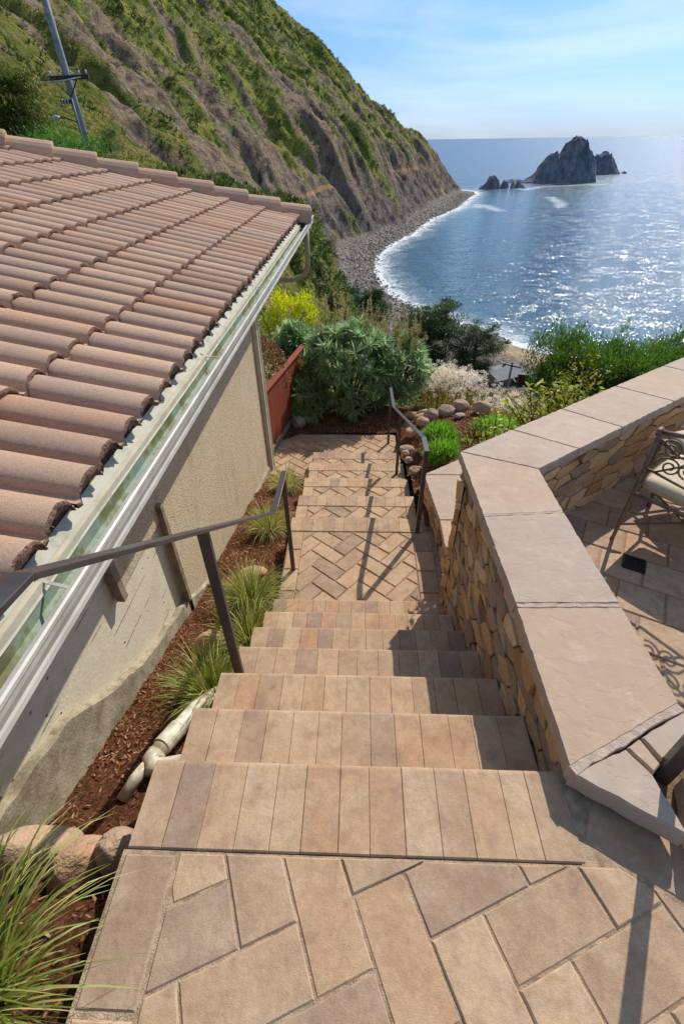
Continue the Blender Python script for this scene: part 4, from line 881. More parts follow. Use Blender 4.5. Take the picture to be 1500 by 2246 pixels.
for i in range(10):
    x_lo = XE-i*EXPO*CP; ls = np.array([0, 0.012, 0.03, 0.15, 0.3, 0.45, EXPO+0.02])
    for j in range(-9, 45):
        y0 = j*PT+0.03+g.normal(scale=0.003); yc_ = y0+PT/2; t = g.random()
        xr_ = -0.9+(yc_-9.02)/0.435+0.06 if yc_ > RK(-6) else -99        # rake cut
        lmax = ls[-1]
        if xr_ > x_lo-lmax*CP:
            lmax = (x_lo-xr_)/CP
            if lmax < 0.05: continue
        l2 = np.minimum(ls, lmax); shift = g.normal(scale=0.004); tilt = 0.032; dz = g.normal(scale=0.002); rows = []
        for q, l_ in enumerate(l2):
            sc = 0.975+0.025*min(1, l_/0.1)
            jx = g.normal(scale=0.0025, size=NB) if q == 0 else np.zeros(NB)
            hh_ = prof_h*sc+tilt*(1-l_/EXPO)+0.002+dz
            lx = l_+shift+jx
            rows.append(np.stack([x_lo-lx*CP-hh_*SP*0+hh_*SP*0.0, y0+prof_u+g.normal(scale=0.0006), ZE+(XE-(x_lo-lx*CP))*TP+hh_], -1))
        rows = np.array(rows); k = NB; m_ = len(l2)
        Vt.append(rows.reshape(-1, 3)); f = np.array([[a*k+c_, (a+1)*k+c_, (a+1)*k+c_+1, a*k+c_+1] for a in range(m_-1) for c_ in range(k-1)])
        Ft.append(f+nb); Tt += [float(np.clip(t+(0.25*(g.random()-0.5)), 0, 1))]*len(f); nb += m_*k
        # ragged end face under each barrel
        top_ = rows[0]; mid = top_+np.array([0.004, 0, -0.014])+g.normal(scale=0.0025, size=top_.shape); bot = top_+np.array([-0.012, 0, -0.030])+g.normal(scale=0.005, size=top_.shape)
        if i == 0: bot = top_+np.stack([np.full(NB, -0.035), np.zeros(NB), -prof_h-0.012], -1)  # eave course: added infill stands in for the shade under the barrels
        Ve.append(np.concatenate([top_, mid, bot])); f = np.array([[a*k+c_, a*k+c_+1, (a+1)*k+c_+1, (a+1)*k+c_] for a in range(2) for c_ in range(k-1)]); Fe.append(f+ne); ne += 3*k
roof = mesh_np('roof', np.concatenate(Vt), np.concatenate(Ft), TILE, house, np.array(Tt), smooth=True)
tag(mesh_np('tile_edge_mortar_and_shade_fill', np.concatenate(Ve), np.concatenate(Fe), TMORT, roof), kind='stuff')
# rake caps
for i in range(10):
    x1 = -0.86-i*0.455; x0_ = x1-0.55
    a = Vector((x1, RK(x1)-0.02, zr(x1, 0.060))); c = Vector((x0_, RK(x0_)-0.02, zr(x0_, 0.030)))
    d = (c-a).normalized(); sd = Vector((d.y, -d.x, 0)).normalized(); upv = sd.cross(d)*-1; upv = upv if upv.z > 0 else -upv
    V = []; k = 11; mlen = 5
    for q in range(mlen):
        f = [0, 0.03, 0.1, 0.6, 1][q]; p = a.lerp(c, f); r = (0.165-0.03*f)*(0.97 if q == 0 else 1)
        for s_ in range(k):
            an = math.pi*(s_/(k-1)); wv = math.cos(an)*r; hv = (math.sin(an)**0.85)*r*1.25-0.03
            if s_ in (0, k-1): hv = -0.075
            V.append(p+sd*wv+upv*hv)
    F = [(q*k+s_, (q+1)*k+s_, (q+1)*k+s_+1, q*k+s_+1) for q in range(mlen-1) for s_ in range(k-1)]; F.append(tuple(range(k)))
    mb = MB(); mb.add(V, F, [0.3, 0.7, 0.5, 0.2, 0.9, 0.6, 0.35, 0.8, 0.1, 0.55][i]); mb.build('rake_cap_tile', TILE, house, smooth=False)
    o_ = bpy.data.objects[-1] if False else None
b = MB(); x1, x0_ = -0.9, -5.4
V = [(x1, RK(x1)+0.06, zr(x1, -0.02)), (x1, RK(x1)+0.06, zr(x1, -0.22)), (x0_, RK(x0_)+0.06, zr(x0_, -0.22)), (x0_, RK(x0_)+0.06, zr(x0_, -0.02))]
b.add(V+[(p[0], p[1]-0.03, p[2]) for p in V], [(0, 1, 2, 3), (4, 5, 6, 7), (0, 4, 5, 1)]); b.build('rake_board', TRIM, house)
b = MB(); V = []
for s_ in np.linspace(0, 1, 60):
    x_ = x1+(x0_-x1)*s_; y_ = RK(x_)-0.11; V += [(x_, y_, zr(x_, -0.02)), (x_, y_+0.01, zr(x_, 0.07)+random.uniform(-0.01, 0.01))]
b.add(V, [(2*i, 2*i+2, 2*i+3, 2*i+1) for i in range(59)]); b.build('rake_mortar', TMORT, house)
# gutter: white outer face, patinated channel, pale flashing under the tiles
def extr(prof, y0, y1, n=1):
    mb = MB(); k = len(prof); V = []; ysn = np.linspace(y0, y1, n+1)
    for y_ in ysn: V += [(p[0], y_, p[1]) for p in prof]
    mb.add(V, [(q*k+s_, (q+1)*k+s_, (q+1)*k+s_+1, q*k+s_+1) for q in range(n) for s_ in range(k-1)]+[tuple(range(k)), tuple(n*k+s_ for s_ in range(k))][:0]); return mb
GX = -0.863
gp_ = [(GX-0.022, 0.428), (GX-0.022, 0.437), (GX-0.004, 0.442), (GX+0.003, 0.437), (GX+0.003, 0.424), (GX-0.004, 0.418), (GX-0.006, 0.392), (GX-0.013, 0.372), (GX-0.018, 0.358), (GX-0.013, 0.350), (GX-0.011, 0.334), (GX-0.024, 0.322), (GX-0.13, 0.322)]
gb = extr(gp_, -2.2, 10.05, 1); gut = gb.build('gutter', GUTTER, house)
gb = extr([(GX-0.020, 0.430), (GX-0.027, 0.360), (GX-0.040, 0.350), (GX-0.095, 0.352), (GX-0.108, 0.362), (GX-0.110, 0.408)], -2.2, 10.04, 1); gb.build('gutter_channel', PATINA, gut)
ec = MB(); ec.prism([(0, 0), (1, 0), (1, 1), (0, 1)], 0, 1); ec.v = [(GX-0.128+p[0]*0.128, 10.04+p[1]*0.012, 0.325+p[2]*0.112) for p in ec.v]; ec.build('end_cap', GUTTER, gut)
gb = MB(); V = []; ysn = np.arange(-2.2, 10.0, 0.25)
for y_ in ysn: w_ = random.uniform(-0.003, 0.003); V += [(GX-0.106, y_, 0.408+w_), (GX-0.116, y_, 0.416+w_), (GX-0.140, y_, 0.442), (GX-0.172, y_, 0.470)]
gb.add(V, [(q*4+s_, (q+1)*4+s_, (q+1)*4+s_+1, q*4+s_+1) for q in range(len(ysn)-1) for s_ in range(3)]); gb.build('flashing', FLASH, house)
for y_ in (0.95, 2.9, 4.7, 6.6, 8.4): 
    gb = MB(); gb.bar([(GX-0.005, y_, 0.438), (GX-0.10, y_+0.03, 0.428), (GX-0.15, y_+0.04, 0.452)], 0.012, 0.003); gb.build('gutter_strap', GUTTER, gut)
gb = MB(); gb.box((XE-0.18, 4.0, 0.315), (0.36, 12.2, 0.02)); gb.box((XE+0.0, 4.0, 0.37), (0.02, 12.2, 0.14)); gb.build('soffit', TRIM, house)
gb = MB(); gb.tube([(GX-0.05, 9.05, 0.33), (GX-0.05, 9.05, -0.06), (GX-0.055, 9.05, -0.20), (GX-0.09, 9.06, -0.31), (GX-0.16, 9.07, -0.38), (GX-0.30, 9.08, -0.43), (GX-0.75, 9.1, -0.46)], 0.045, 14); gb.build('downspout', DSP, house, smooth=True)

# ================================================================== RAILINGS
hr = thing('stair_handrail', 'dark bronze handrail along the left side of the upper stairs, next to the grass tufts', 'handrail', (-0.55, 1.3, -0.6), 'bronze handrails')
b = MB(); b.bar([(-0.56, -0.75, 0.945), (-0.56, 0.44, 0.945), (-0.558, 0.53, 0.935), (-0.55, 2.33, -0.362), (-0.545, 2.42, -0.392), (-0.54, 2.86, -0.395)], 0.040, 0.014); b.build('rail', BRONZE, hr, bevel=0.002)
for (x_, y_, z0, z1, w1, w2) in ((-0.575, 1.304, -3*RH-0.02, 0.375, 0.044, 0.022), (-0.54, 2.80, z7-0.02, -0.40, 0.034, 0.022), (-0.56, -0.5, -0.02, 0.94, 0.044, 0.022)):
    b = MB(); b.box((x_, y_, (z0+z1)/2), (w1, w2, z1-z0)); b.build('post', BRONZE, hr, bevel=0.002)
hr2 = thing('stair_handrail', 'dark bronze handrail with three posts along the right side of the lower stairs', 'handrail', (0.5, 4.9, -1.8), 'bronze handrails')
b = MB(); b.bar([(0.546, 3.27, -0.462), (0.546, 3.50, -0.468), (0.542, 3.58, -0.50), (0.486, 5.95, -1.385), (0.482, 6.06, -1.415), (0.475, 6.72, -1.43)], 0.042, 0.014); b.build('rail', BRONZE, hr2, bevel=0.002)
b = MB(); b.box((0.546, 3.264, -0.475), (0.042, 0.012, 0.04)); b.build('end_cap', BRONZE, hr2, bevel=0.002)
for (x_, y_, z0, z1) in ((0.55, 3.30, z7-0.02, -0.47), (0.50, 5.14, -10*RH-0.02, -1.09), (0.474, 6.60, z12-0.02, -1.435)):
    b = MB(); b.box((x_, y_, (z0+z1)/2), (0.036, 0.024, z1-z0)); b.build('post', BRONZE, hr2, bevel=0.002)
gp2 = thing('wall_post', 'dark bronze post rising from the notch in the near wall cap at the right edge', 'post', (0.885, 0.652, -0.02))
b = MB(); b.box((0.898, 0.628, 0.47), (0.040, 0.040, 1.0), R(-31)); b.build('post', BRONZE, gp2, bevel=0.003)
b = MB(); b.box((0.898, 0.628, 0.965), (0.06, 0.06, 0.02), R(-31)); b.build('post_cap', BRONZE, gp2, bevel=0.003)

# ================================================================== PATIO CHAIR
U = Vector((0.745, 0.666)); Vv = Vector((0.666, -0.745))
def make_chair(label, org, group=None):
    t = thing('patio_chair', label, 'chair', (0, 0, 0), group)
    W_, D_ = 0.50, 0.50
    p = lambda u, v, z: (U.x*u+Vv.x*v, U.y*u+Vv.y*v, z)
    for (u, v, top) in ((0, 0, 0.755), (0, W_, 0.755)):
        b = MB(); b.tube([p(u-0.004, v, 0.0), p(u+0.004, v, 0.02), p(u, v, 0.2), p(u, v, 0.42), p(u-0.015, v, top)], [0.014, 0.011, 0.0115, 0.012, 0.012], 8); b.tube([p(u-0.015, v, top-0.005), p(u-0.03, v, top+0.022), p(u-0.055, v, top+0.018), p(u-0.058, v, top-0.004)], [0.013, 0.014, 0.013, 0.008], 8); b.build('leg', IRON, t, smooth=True)
    for (u, v) in ((D_, 0.0), (D_, W_)):
        b = MB(); b.tube([p(u+0.02, v, 0.0), p(u+0.005, v, 0.05), p(u-0.01, v, 0.2), p(u, v, 0.36)], [0.016, 0.012, 0.011, 0.012], 8); b.build('leg', IRON, t, smooth=True)
    b = MB(); b.tube([p(0, 0, 0.355), p(D_, 0, 0.355), p(D_, W_, 0.355), p(0, W_, 0.355), p(0, 0, 0.355)], 0.013, 6); b.tube([p(D_/2, 0, 0.355), p(D_/2, W_, 0.355)], 0.010, 6); b.build('seat_frame', IRON, t, smooth=True)
    b = MB(); b.tube([p(0, 0, 0.12), p(D_/2, W_/2, 0.15), p(D_, W_, 0.12)], 0.007, 6); b.build('stretcher', IRON, t, smooth=True)
    b = MB(); b.tube([p(0, W_, 0.12), p(D_/2, W_/2, 0.165), p(D_, 0, 0.12)], 0.007, 6); b.build('stretcher', IRON, t, smooth=True)
    # cushion: soft slab
    n = 14; V = []; g = np.random.default_rng(3)
    for zf in (0, 1):
        for a in range(n+1):
            for c in range(n+1):
                x_, y_ = a/n*2-1, c/n*2-1; e = max(abs(x_), abs(y_)); rr_ = (1-0.10*(x_*x_*y_*y_))
                ed = max(0, 1-((e-0.86)/0.14)**2) if e > 0.86 else 1.0
                z_ = 0.405+(0.036*math.sqrt(ed)+0.012*(1-x_*x_)*(1-y_*y_))*(1 if zf else -1)*(1 if zf else 0.9)
                V.append(p(D_/2+0.015+x_*0.255*rr_, W_/2+y_*0.265*rr_, z_))
    F = []; m1 = (n+1)**2
    for zf in (0, 1):
        for a in range(n):
            for c in range(n):
                q = (zf*m1+a*(n+1)+c, zf*m1+(a+1)*(n+1)+c, zf*m1+(a+1)*(n+1)+c+1, zf*m1+a*(n+1)+c+1); F.append(q)
    for a in range(n):
        for (i0, i1) in ((a*(n+1), (a+1)*(n+1)), (a*(n+1)+n, (a+1)*(n+1)+n), (a, a+1), (n*(n+1)+a, n*(n+1)+a+1)): F.append((i0, i1, m1+i1, m1+i0))
    b = MB(); b.add(V, F); b.build('seat_cushion', CUSH, t, smooth=True)
    # back: rails and scroll work
    b = MB(); sw = lambda v, z: p(-0.008-0.02*max(0, (z-0.5)), v, z)
    b.tube([sw(0, 0.755), sw(0.12, 0.775), sw(0.25, 0.785), sw(0.38, 0.775), sw(W_, 0.755)], 0.013, 8); b.build('top_rail', IRON, t, smooth=True)
    b = MB(); b.tube([sw(0, 0.535), sw(0.25, 0.50), sw(W_, 0.535)], 0.008, 6)
    def spiral(cv, cz, r, a0, turns, sgn):
        return [sw(cv+sgn*r*(1-k/26*0.8)*math.cos(a0+turns*2*math.pi*k/26), cz+r*(1-k/26*0.8)*math.sin(a0+turns*2*math.pi*k/26)) for k in range(27)]
    for s_ in (-1, 1):
        c0 = W_/2
        b.tube(spiral(c0+s_*0.165, 0.685, 0.058, -0.5, 1.7, s_), 0.0055, 6); b.tube(spiral(c0+s_*0.065, 0.705, 0.05, 2.6, 1.6, s_), 0.0055, 6)
        b.tube(spiral(c0+s_*0.14, 0.585, 0.05, 1.2, 1.6, s_), 0.0055, 6); b.tube(spiral(c0+s_*0.055, 0.60, 0.052, -2.2, 1.6, s_), 0.0055, 6)
        b.tube([sw(c0+s_*0.235, 0.55), sw(c0+s_*0.19, 0.62), sw(c0+s_*0.10, 0.665), sw(c0, 0.69), sw(c0-s_*0.10, 0.745), sw(c0-s_*0.13, 0.775)], 0.006, 6)
        b.tube([sw(c0+s_*0.20, 0.525), sw(c0+s_*0.11, 0.60), sw(c0, 0.645), sw(c0-s_*0.12, 0.66), sw(c0-s_*0.23, 0.72)], 0.006, 6)
    b.build('scroll_back', IRON, t, smooth=True)
    b = MB()
    for v in (0.0, W_): b.tube([p(-0.01, v, 0.60), p(0.15, v, 0.625), p(0.35, v, 0.60), p(0.44, v, 0.56), p(0.46, v, 0.50), p(0.44, v, 0.42), p(0.46, v, 0.36)], 0.010, 6)
    t.location = org; return t
def copy_tree(o, parent=None):
    c = o.copy(); COL.objects.link(c)
    if parent is not None: c.parent = parent
    for ch in [q for q in bpy.data.objects if q.parent == o]: copy_tree(ch, c)
    return c
chair = make_chair('wrought iron patio chair with scroll back nearest the stairs, seen from behind', (1.585, 2.243, ZP), 'patio chairs')
ch2 = copy_tree(chair); ch2.location = (2.62, 2.45, ZP); ch2.rotation_euler = (0, 0, R(150))
ch2['label'] = 'second patio chair close to the far wall, only its edge in view'

# ================================================================== RED FENCE
fe = thing('board_fence', 'low red painted board fence running from the house corner to the echium', 'fence', (-1.2, 7.3, -2.3))
FA, FB = Vector((-1.42, 6.02)), Vector((-0.985, 8.25)); fdv = (FB-FA).normalized(); fnv = Vector((fdv.y, -fdv.x)); FLn = (FB-FA).length
b = MB(); nb_ = 17
for k in range(nb_):
    a = FA+fdv*(FLn*k/nb_+0.002); c = FA+fdv*(FLn*(k+1)/nb_-0.002); o = random.uniform(-0.002, 0.002)
    b.prism([E(a+fnv*o), E(c+fnv*o), E(c+fnv*(0.02+o)), E(a+fnv*(0.02+o))], -2.31, -1.335, 0.002, random.random())
b.build('boards', FENCE, fe)
b = MB(); b.prism([E(FA-fnv*0.05), E(FB-fnv*0.05), E(FB+fnv*0.045), E(FA+fnv*0.045)], -1.333, -1.30, 0.004); b.build('top_rail', FENCE, fe)
b = MB(); b.prism([E(FA+fnv*0.0235), E(FB+fnv*0.0235), E(FB+fnv*0.05), E(FA+fnv*0.05)], -2.33, -2.22, 0.004); b.build('base_board', OLDWOOD, fe)

# ================================================================== PLANTING BEDS
lp = ([-1.2, 0.28, 0.44, 0.60, 0.75, 1.33, 2.4, 4.8, 5.6, 6.2], [-0.10, -0.14, -0.36, -0.70, -0.80, -1.02, -1.40, -2.02, -2.29, -2.31])
lbed = lambda x, y: np.interp(y, *lp)+(fbm(np.asarray(x)*5, np.asarray(y)*5, 12, 4)-0.5)*0.07
gx = np.linspace(-1.33, -0.60, 44); gy = np.linspace(-0.9, 5.62, 300); BX, BY = np.meshgrid(gx, gy, indexing='ij')
BZ = lbed(BX, BY)+(fbm(BX*40, BY*40, 14, 2)-0.5)*0.016
bi = np.arange(BX.size).reshape(BX.shape); BF = np.stack([bi[:-1, :-1], bi[1:, :-1], bi[1:, 1:], bi[:-1, 1:]], -1).reshape(-1, 4)
tag(mesh_np('mulch_bed', np.stack([BX, BY, BZ], -1).reshape(-1, 3), BF, MULCH, smooth=True), kind='structure')
cpts = np.array([(0.63, 3.5, -1.30), (0.63, 4.4, -1.62), (0.62, 5.1, -1.84), (0.62, 6, -2.12), (0.62, 6.8, -2.29), (0.95, 4.0, -1.22), (1.3, 4.4, -1.24), (2.2, 5.0, -1.35), (1.0, 5.0, -1.50), (1.2, 5.8, -1.62), (1.8, 5.8, -1.62), (1.1, 6.6, -1.92), (1.7, 6.5, -1.80), (0.3, 7.0, -2.31), (-0.9, 7.0, -2.31), (-1.3, 6.8, -2.32), (-0.3, 8.0, -2.36), (-1.2, 9, -2.5), (0.6, 7.6, -2.30), (1.2, 8.2, -2.6), (2.0, 8.5, -2.9), (3, 6.5, -1.9), (3.2, 8, -2.7), (0, 10, -3.4), (2, 11, -4.6), (2, 9.6, -3.75), (3.2, 9.6, -3.9), (1, 9.6, -3.5), (4, 10, -4.1), (-2.5, 8, -2.5), (-2.5, 11, -3), (4.5, 6.5, -2), (6, 8, -3), (3, 5, -1.5), (5, 6, -1.9), (-1.4, 5.9, -2.33), (0.62, 2.6, -1.6), (2.5, 4.2, -1.4), (-3, 6, -2.5), (7, 12, -4.6)])
def rbed(x, y):
    x = np.asarray(x, float); y = np.asarray(y, float)
    d2 = (x[..., None]-cpts[:, 0])**2+(y[..., None]-cpts[:, 1])**2; w_ = 1/(d2+0.02)**1.9
    return (w_*cpts[:, 2]).sum(-1)/w_.sum(-1)+(fbm(x*4, y*4, 31, 4)-0.5)*0.08
gx = np.linspace(-3.0, 7.0, 230); gy = np.concatenate([np.linspace(3.3, 8.5, 170), np.linspace(8.6, 9.6, 20)]); BX, BY = np.meshgrid(gx, gy, indexing='ij')
BZ = rbed(BX, BY)+(fbm(BX*36, BY*36, 34, 2)-0.5)*0.02
inside = (BX > 0.605)|(BY > 6.885)|((BX < -0.95)&(BY > 6.45+0.75*(BX+1.42)+0.05)&(BX > -1.45))|(BX < -1.46)
inside &= ~((BX < -1.3)&(BY < 5.9)) & ~((BX > 0.7)&(BY < 3.9)&(BX < 1.0)) & (BY > 3.3+0.74*np.maximum(BX-0.95, 0)+0.42*(BX > 0.75))
bi = np.arange(BX.size).reshape(BX.shape); BF = np.stack([bi[:-1, :-1], bi[1:, :-1], bi[1:, 1:], bi[:-1, 1:]], -1).reshape(-1, 4); BF = BF[inside.ravel()[BF].all(1)]
tag(mesh_np('mulch_slope', np.stack([BX, BY, BZ], -1).reshape(-1, 3), BF, MULCH, smooth=True), kind='structure')
# loose bark chips
g = np.random.default_rng(77); lv = LV()
def chips(n, xr, yr, zf, ok=None, sz=0.022):
    x = g.uniform(*xr, n); y = g.uniform(*yr, n)
    if ok is not None: k = ok(x, y); x, y = x[k], y[k]
    z = zf(x, y)+0.006+0.006*g.random(len(x)); d = g.normal(size=(len(x), 3)); d[:, 2] *= 0.35
    V, F = leaves(np.stack([x, y, z], -1), d, sz*(0.4+g.random(len(x))), sz*0.35*(0.5+g.random(len(x))), 0, 1, np.array([1, 0.6]), g); lv.add(V, F, g.random(len(x)))
chips(9000, (-1.3, -0.62), (-0.3, 3.0), lbed, lambda x, y: (y > 0.95) | (g.random(len(x)) < 0.35), 0.02)
chips(3000, (-1.3, -0.62), (3.0, 5.6), lbed, None, 0.025)
chips(6000, (0.62, 2.4), (3.9, 6.8), rbed, lambda x, y: y > 3.95+0.74*np.maximum(x-0.95, 0), 0.03)
chips(3500, (-1.0, 0.9), (6.9, 8.2), rbed, None, 0.03)
tag(lv.build('bark_chips', CHIP), kind='stuff')

# rocks
def rock(label, c, sz, seed, rz=0.0, group='border stones', flat=0.0):
    import bmesh
    bm = bmesh.new(); bmesh.ops.create_icosphere(bm, subdivisions=4, radius=1.0); g = np.random.default_rng(seed)
    P = np.array([v.co for v in bm.verts]); d = P.copy()
    pl = unit(g.normal(size=(9, 3))); off = g.uniform(0.72, 0.98, 9)
    for n_, o_ in zip(pl, off):
        k = d@n_; ex = np.maximum(k-o_, 0); d = d-n_*ex[:, None]*0.85
    nn = fbm(P[:, 0]*2+P[:, 2]*1.3+seed, P[:, 1]*2-P[:, 2]+seed*2, seed, 4); d = d*(0.88+0.24*nn)[:, None]
    nn = fbm(P[:, 0]*9+P[:, 2]*4, P[:, 1]*9-P[:, 2]*3, seed+3, 3); d = d*(0.985+0.03*nn)[:, None]
    ca_, sa_ = math.cos(rz), math.sin(rz); d = d*np.array(sz); d = np.stack([d[:, 0]*ca_-d[:, 1]*sa_, d[:, 0]*sa_+d[:, 1]*ca_, d[:, 2]], -1)
    for v, q in zip(bm.verts, d): v.co = q
    for f in bm.faces: f.smooth = True
    me = bpy.data.meshes.new('border_rock'); bm.to_mesh(me); bm.free(); me.materials.append(ROCK)
    o = bpy.data.objects.new('border_rock', me); COL.objects.link(o); o.location = c
    return tag(o, label, 'rock', group)
rock('large rounded brown boulder in front of the house wall, left of the near landing', (-1.07, 0.47, -0.38), (0.16, 0.10, 0.19), 1, 0.3)
rock('tall pale tan boulder between the big brown boulder and the near landing', (-0.86, 0.44, -0.36), (0.075, 0.12, 0.20), 2, -0.5)
rock('small tan rock touching the left edge of the near landing', (-0.74, 0.47, -0.30), (0.075, 0.07, 0.15), 3, 0.4)
rock('flat reddish stone lying in mulch beside the left rail post', (-0.93, 2.92, -1.53), (0.13, 0.08, 0.05), 4, 0.2)
rock('brown block of stone half hidden behind a grass tuft near the house wall', (-1.0, 1.93, -1.20), (0.11, 0.08, 0.11), 5, 0.5)
rock('round buff stone at the foot of the red fence under the echium', (-1.02, 7.16, -2.24), (0.12, 0.10, 0.11), 6, 0)
RR = [('long flat tan stone at the left end of the rock row', 0.94, 7.45, 0.17, 0.09, 0.08), ('large brown stone on top of the left part of the rock row', 1.12, 7.2, 0.17, 0.10, 0.10), ('dark stone low in the left part of the rock row', 1.02, 6.98, 0.13, 0.08, 0.08), ('small tan stone wedged between two bigger ones in the rock row', 1.16, 6.92, 0.08, 0.07, 0.08),
      ('round reddish stone in front of the rock row', 1.12, 6.68, 0.12, 0.09, 0.12), ('big grey stone in the middle of the rock row', 1.36, 6.78, 0.16, 0.10, 0.12), ('smooth tan stone right of the big grey one in the rock row', 1.60, 6.88, 0.15, 0.10, 0.12), ('small whitish stone lying before the rock row', 1.53, 6.55, 0.09, 0.07, 0.04), ('rounded buff boulder at the right end of the rock row', 1.87, 6.62, 0.15, 0.11, 0.13),
      ('small grey pink stone near the handrail below the rock row', 0.97, 6.5, 0.10, 0.09, 0.09), ('orange round stone behind the handrail', 0.80, 6.35, 0.10, 0.09, 0.09), ('flat wedge stone beside the bottom landing', 0.70, 6.05, 0.13, 0.09, 0.06), ('buff stone beside the last step of the lower stairs', 0.67, 5.72, 0.07, 0.09, 0.08), ('small round stone next to the middle post of the right handrail', 0.66, 5.25, 0.06, 0.06, 0.05), ('pale orange stone beside the deep treads', 0.70, 4.85, 0.09, 0.08, 0.07), ('little tan stone by the top tread of the lower stairs', 0.69, 4.3, 0.06, 0.06, 0.05)]
for k, (lb, x_, y_, a, b2, c) in enumerate(RR): rock(lb, (x_, y_, float(rbed(x_, y_))+c*0.45), (a, b2, c), 20+k, 0.15*((k*7) % 5-2))

# white drain pipe beside the steps
dp = thing('drain_pipe', 'white plastic drain pipe with a coupling lying beside the steps, partly under grass', 'pipe', (-0.93, 1.1, -0.95))
b = MB(); b.tube([(-0.80, 1.45, -1.0), (-0.862, 1.30, -0.90), (-0.93, 1.10, -0.83), (-0.965, 0.99, -0.80)], 0.042, 18); b.build('pipe', PVC, dp, smooth=True)
b = MB(); b.tube([(-0.905, 1.17, -0.852), (-0.945, 1.055, -0.815)], 0.048, 18); b.build('coupling', PVC, dp, smooth=False)
b = MB(); b.tube([(-0.955, 1.02, -0.808), (-0.965, 0.985, -0.80), (-0.95, 0.955, -0.80), (-0.90, 0.95, -0.80), (-0.80, 0.97, -0.80), (-0.70, 0.985, -0.80)], 0.046, 18); b.build('elbow', PVC, dp, smooth=True)
b = MB(); b.tube([(-0.975, 0.965, -0.80), (-1.01, 0.90, -0.80), (-1.05, 0.82, -0.83)], 0.030, 14); b.build('outlet', PVC, dp, smooth=True)

# ================================================================== PLANTS
def grass_tuft(label, c, n, ln, spread, seed, wd_=0.0065, up=1.1, tn=0.5):
    g = np.random.default_rng(seed); t = thing('grass_tuft', label, 'grass tuft', c, 'ornamental grass tufts')
    a = g.random(n)*2*math.pi; r = 0.05*g.random(n)**0.5; P = np.stack([np.cos(a)*r, np.sin(a)*r, np.zeros(n)-0.02], -1)+np.array(c)
    a2 = a+g.normal(scale=0.5, size=n); tl = spread*g.random(n)**0.7
    D = np.stack([np.cos(a2)*tl, np.sin(a2)*tl, np.full(n, up)], -1)
    V, F = leaves(P, D, ln*(0.45+0.65*g.random(n)), wd_*(0.6+0.7*g.random(n)), 1.1*g.random(n)+0.25, 6, np.array([0.7, 1, 1, 0.9, 0.7, 0.45, 0.05]), g)
    lv = LV(); lv.add(V, F, np.clip(tn+g.normal(scale=0.24, size=n), 0, 1)); lv.build('blades', LEAF_GRASS, t); return t
zb_ = lambda x, y: float(np.interp(y, *lp))
for (lb, x_, y_, n, ln, sp, tn) in (('farthest grass tuft, by the foot of the house downspout', -0.92, 4.95, 480, 0.42, 0.9, 0.78), ('yellowish grass tuft behind the far post of the left handrail', -0.93, 3.72, 480, 0.42, 0.95, 0.72), ('big bright grass tuft spilling over the middle landing edge', -0.84, 2.45, 760, 0.45, 1.0, 0.60), ('sparse grass tuft with long blades hanging over the steps', -0.73, 1.98, 260, 0.45, 1.15, 0.55), ('grass tuft at the near post of the left handrail, over the white pipe', -0.83, 1.47, 560, 0.43, 1.05, 0.54)):
    grass_tuft(lb, (x_, y_, zb_(x_, y_)), n, ln, sp, int(y_*100), tn=tn)
grass_tuft('large grass tuft in the near left corner beside the near landing', (-0.90, 0.10, -0.16), 620, 0.56, 0.75, 991, 0.0075, 1.2, 0.56)

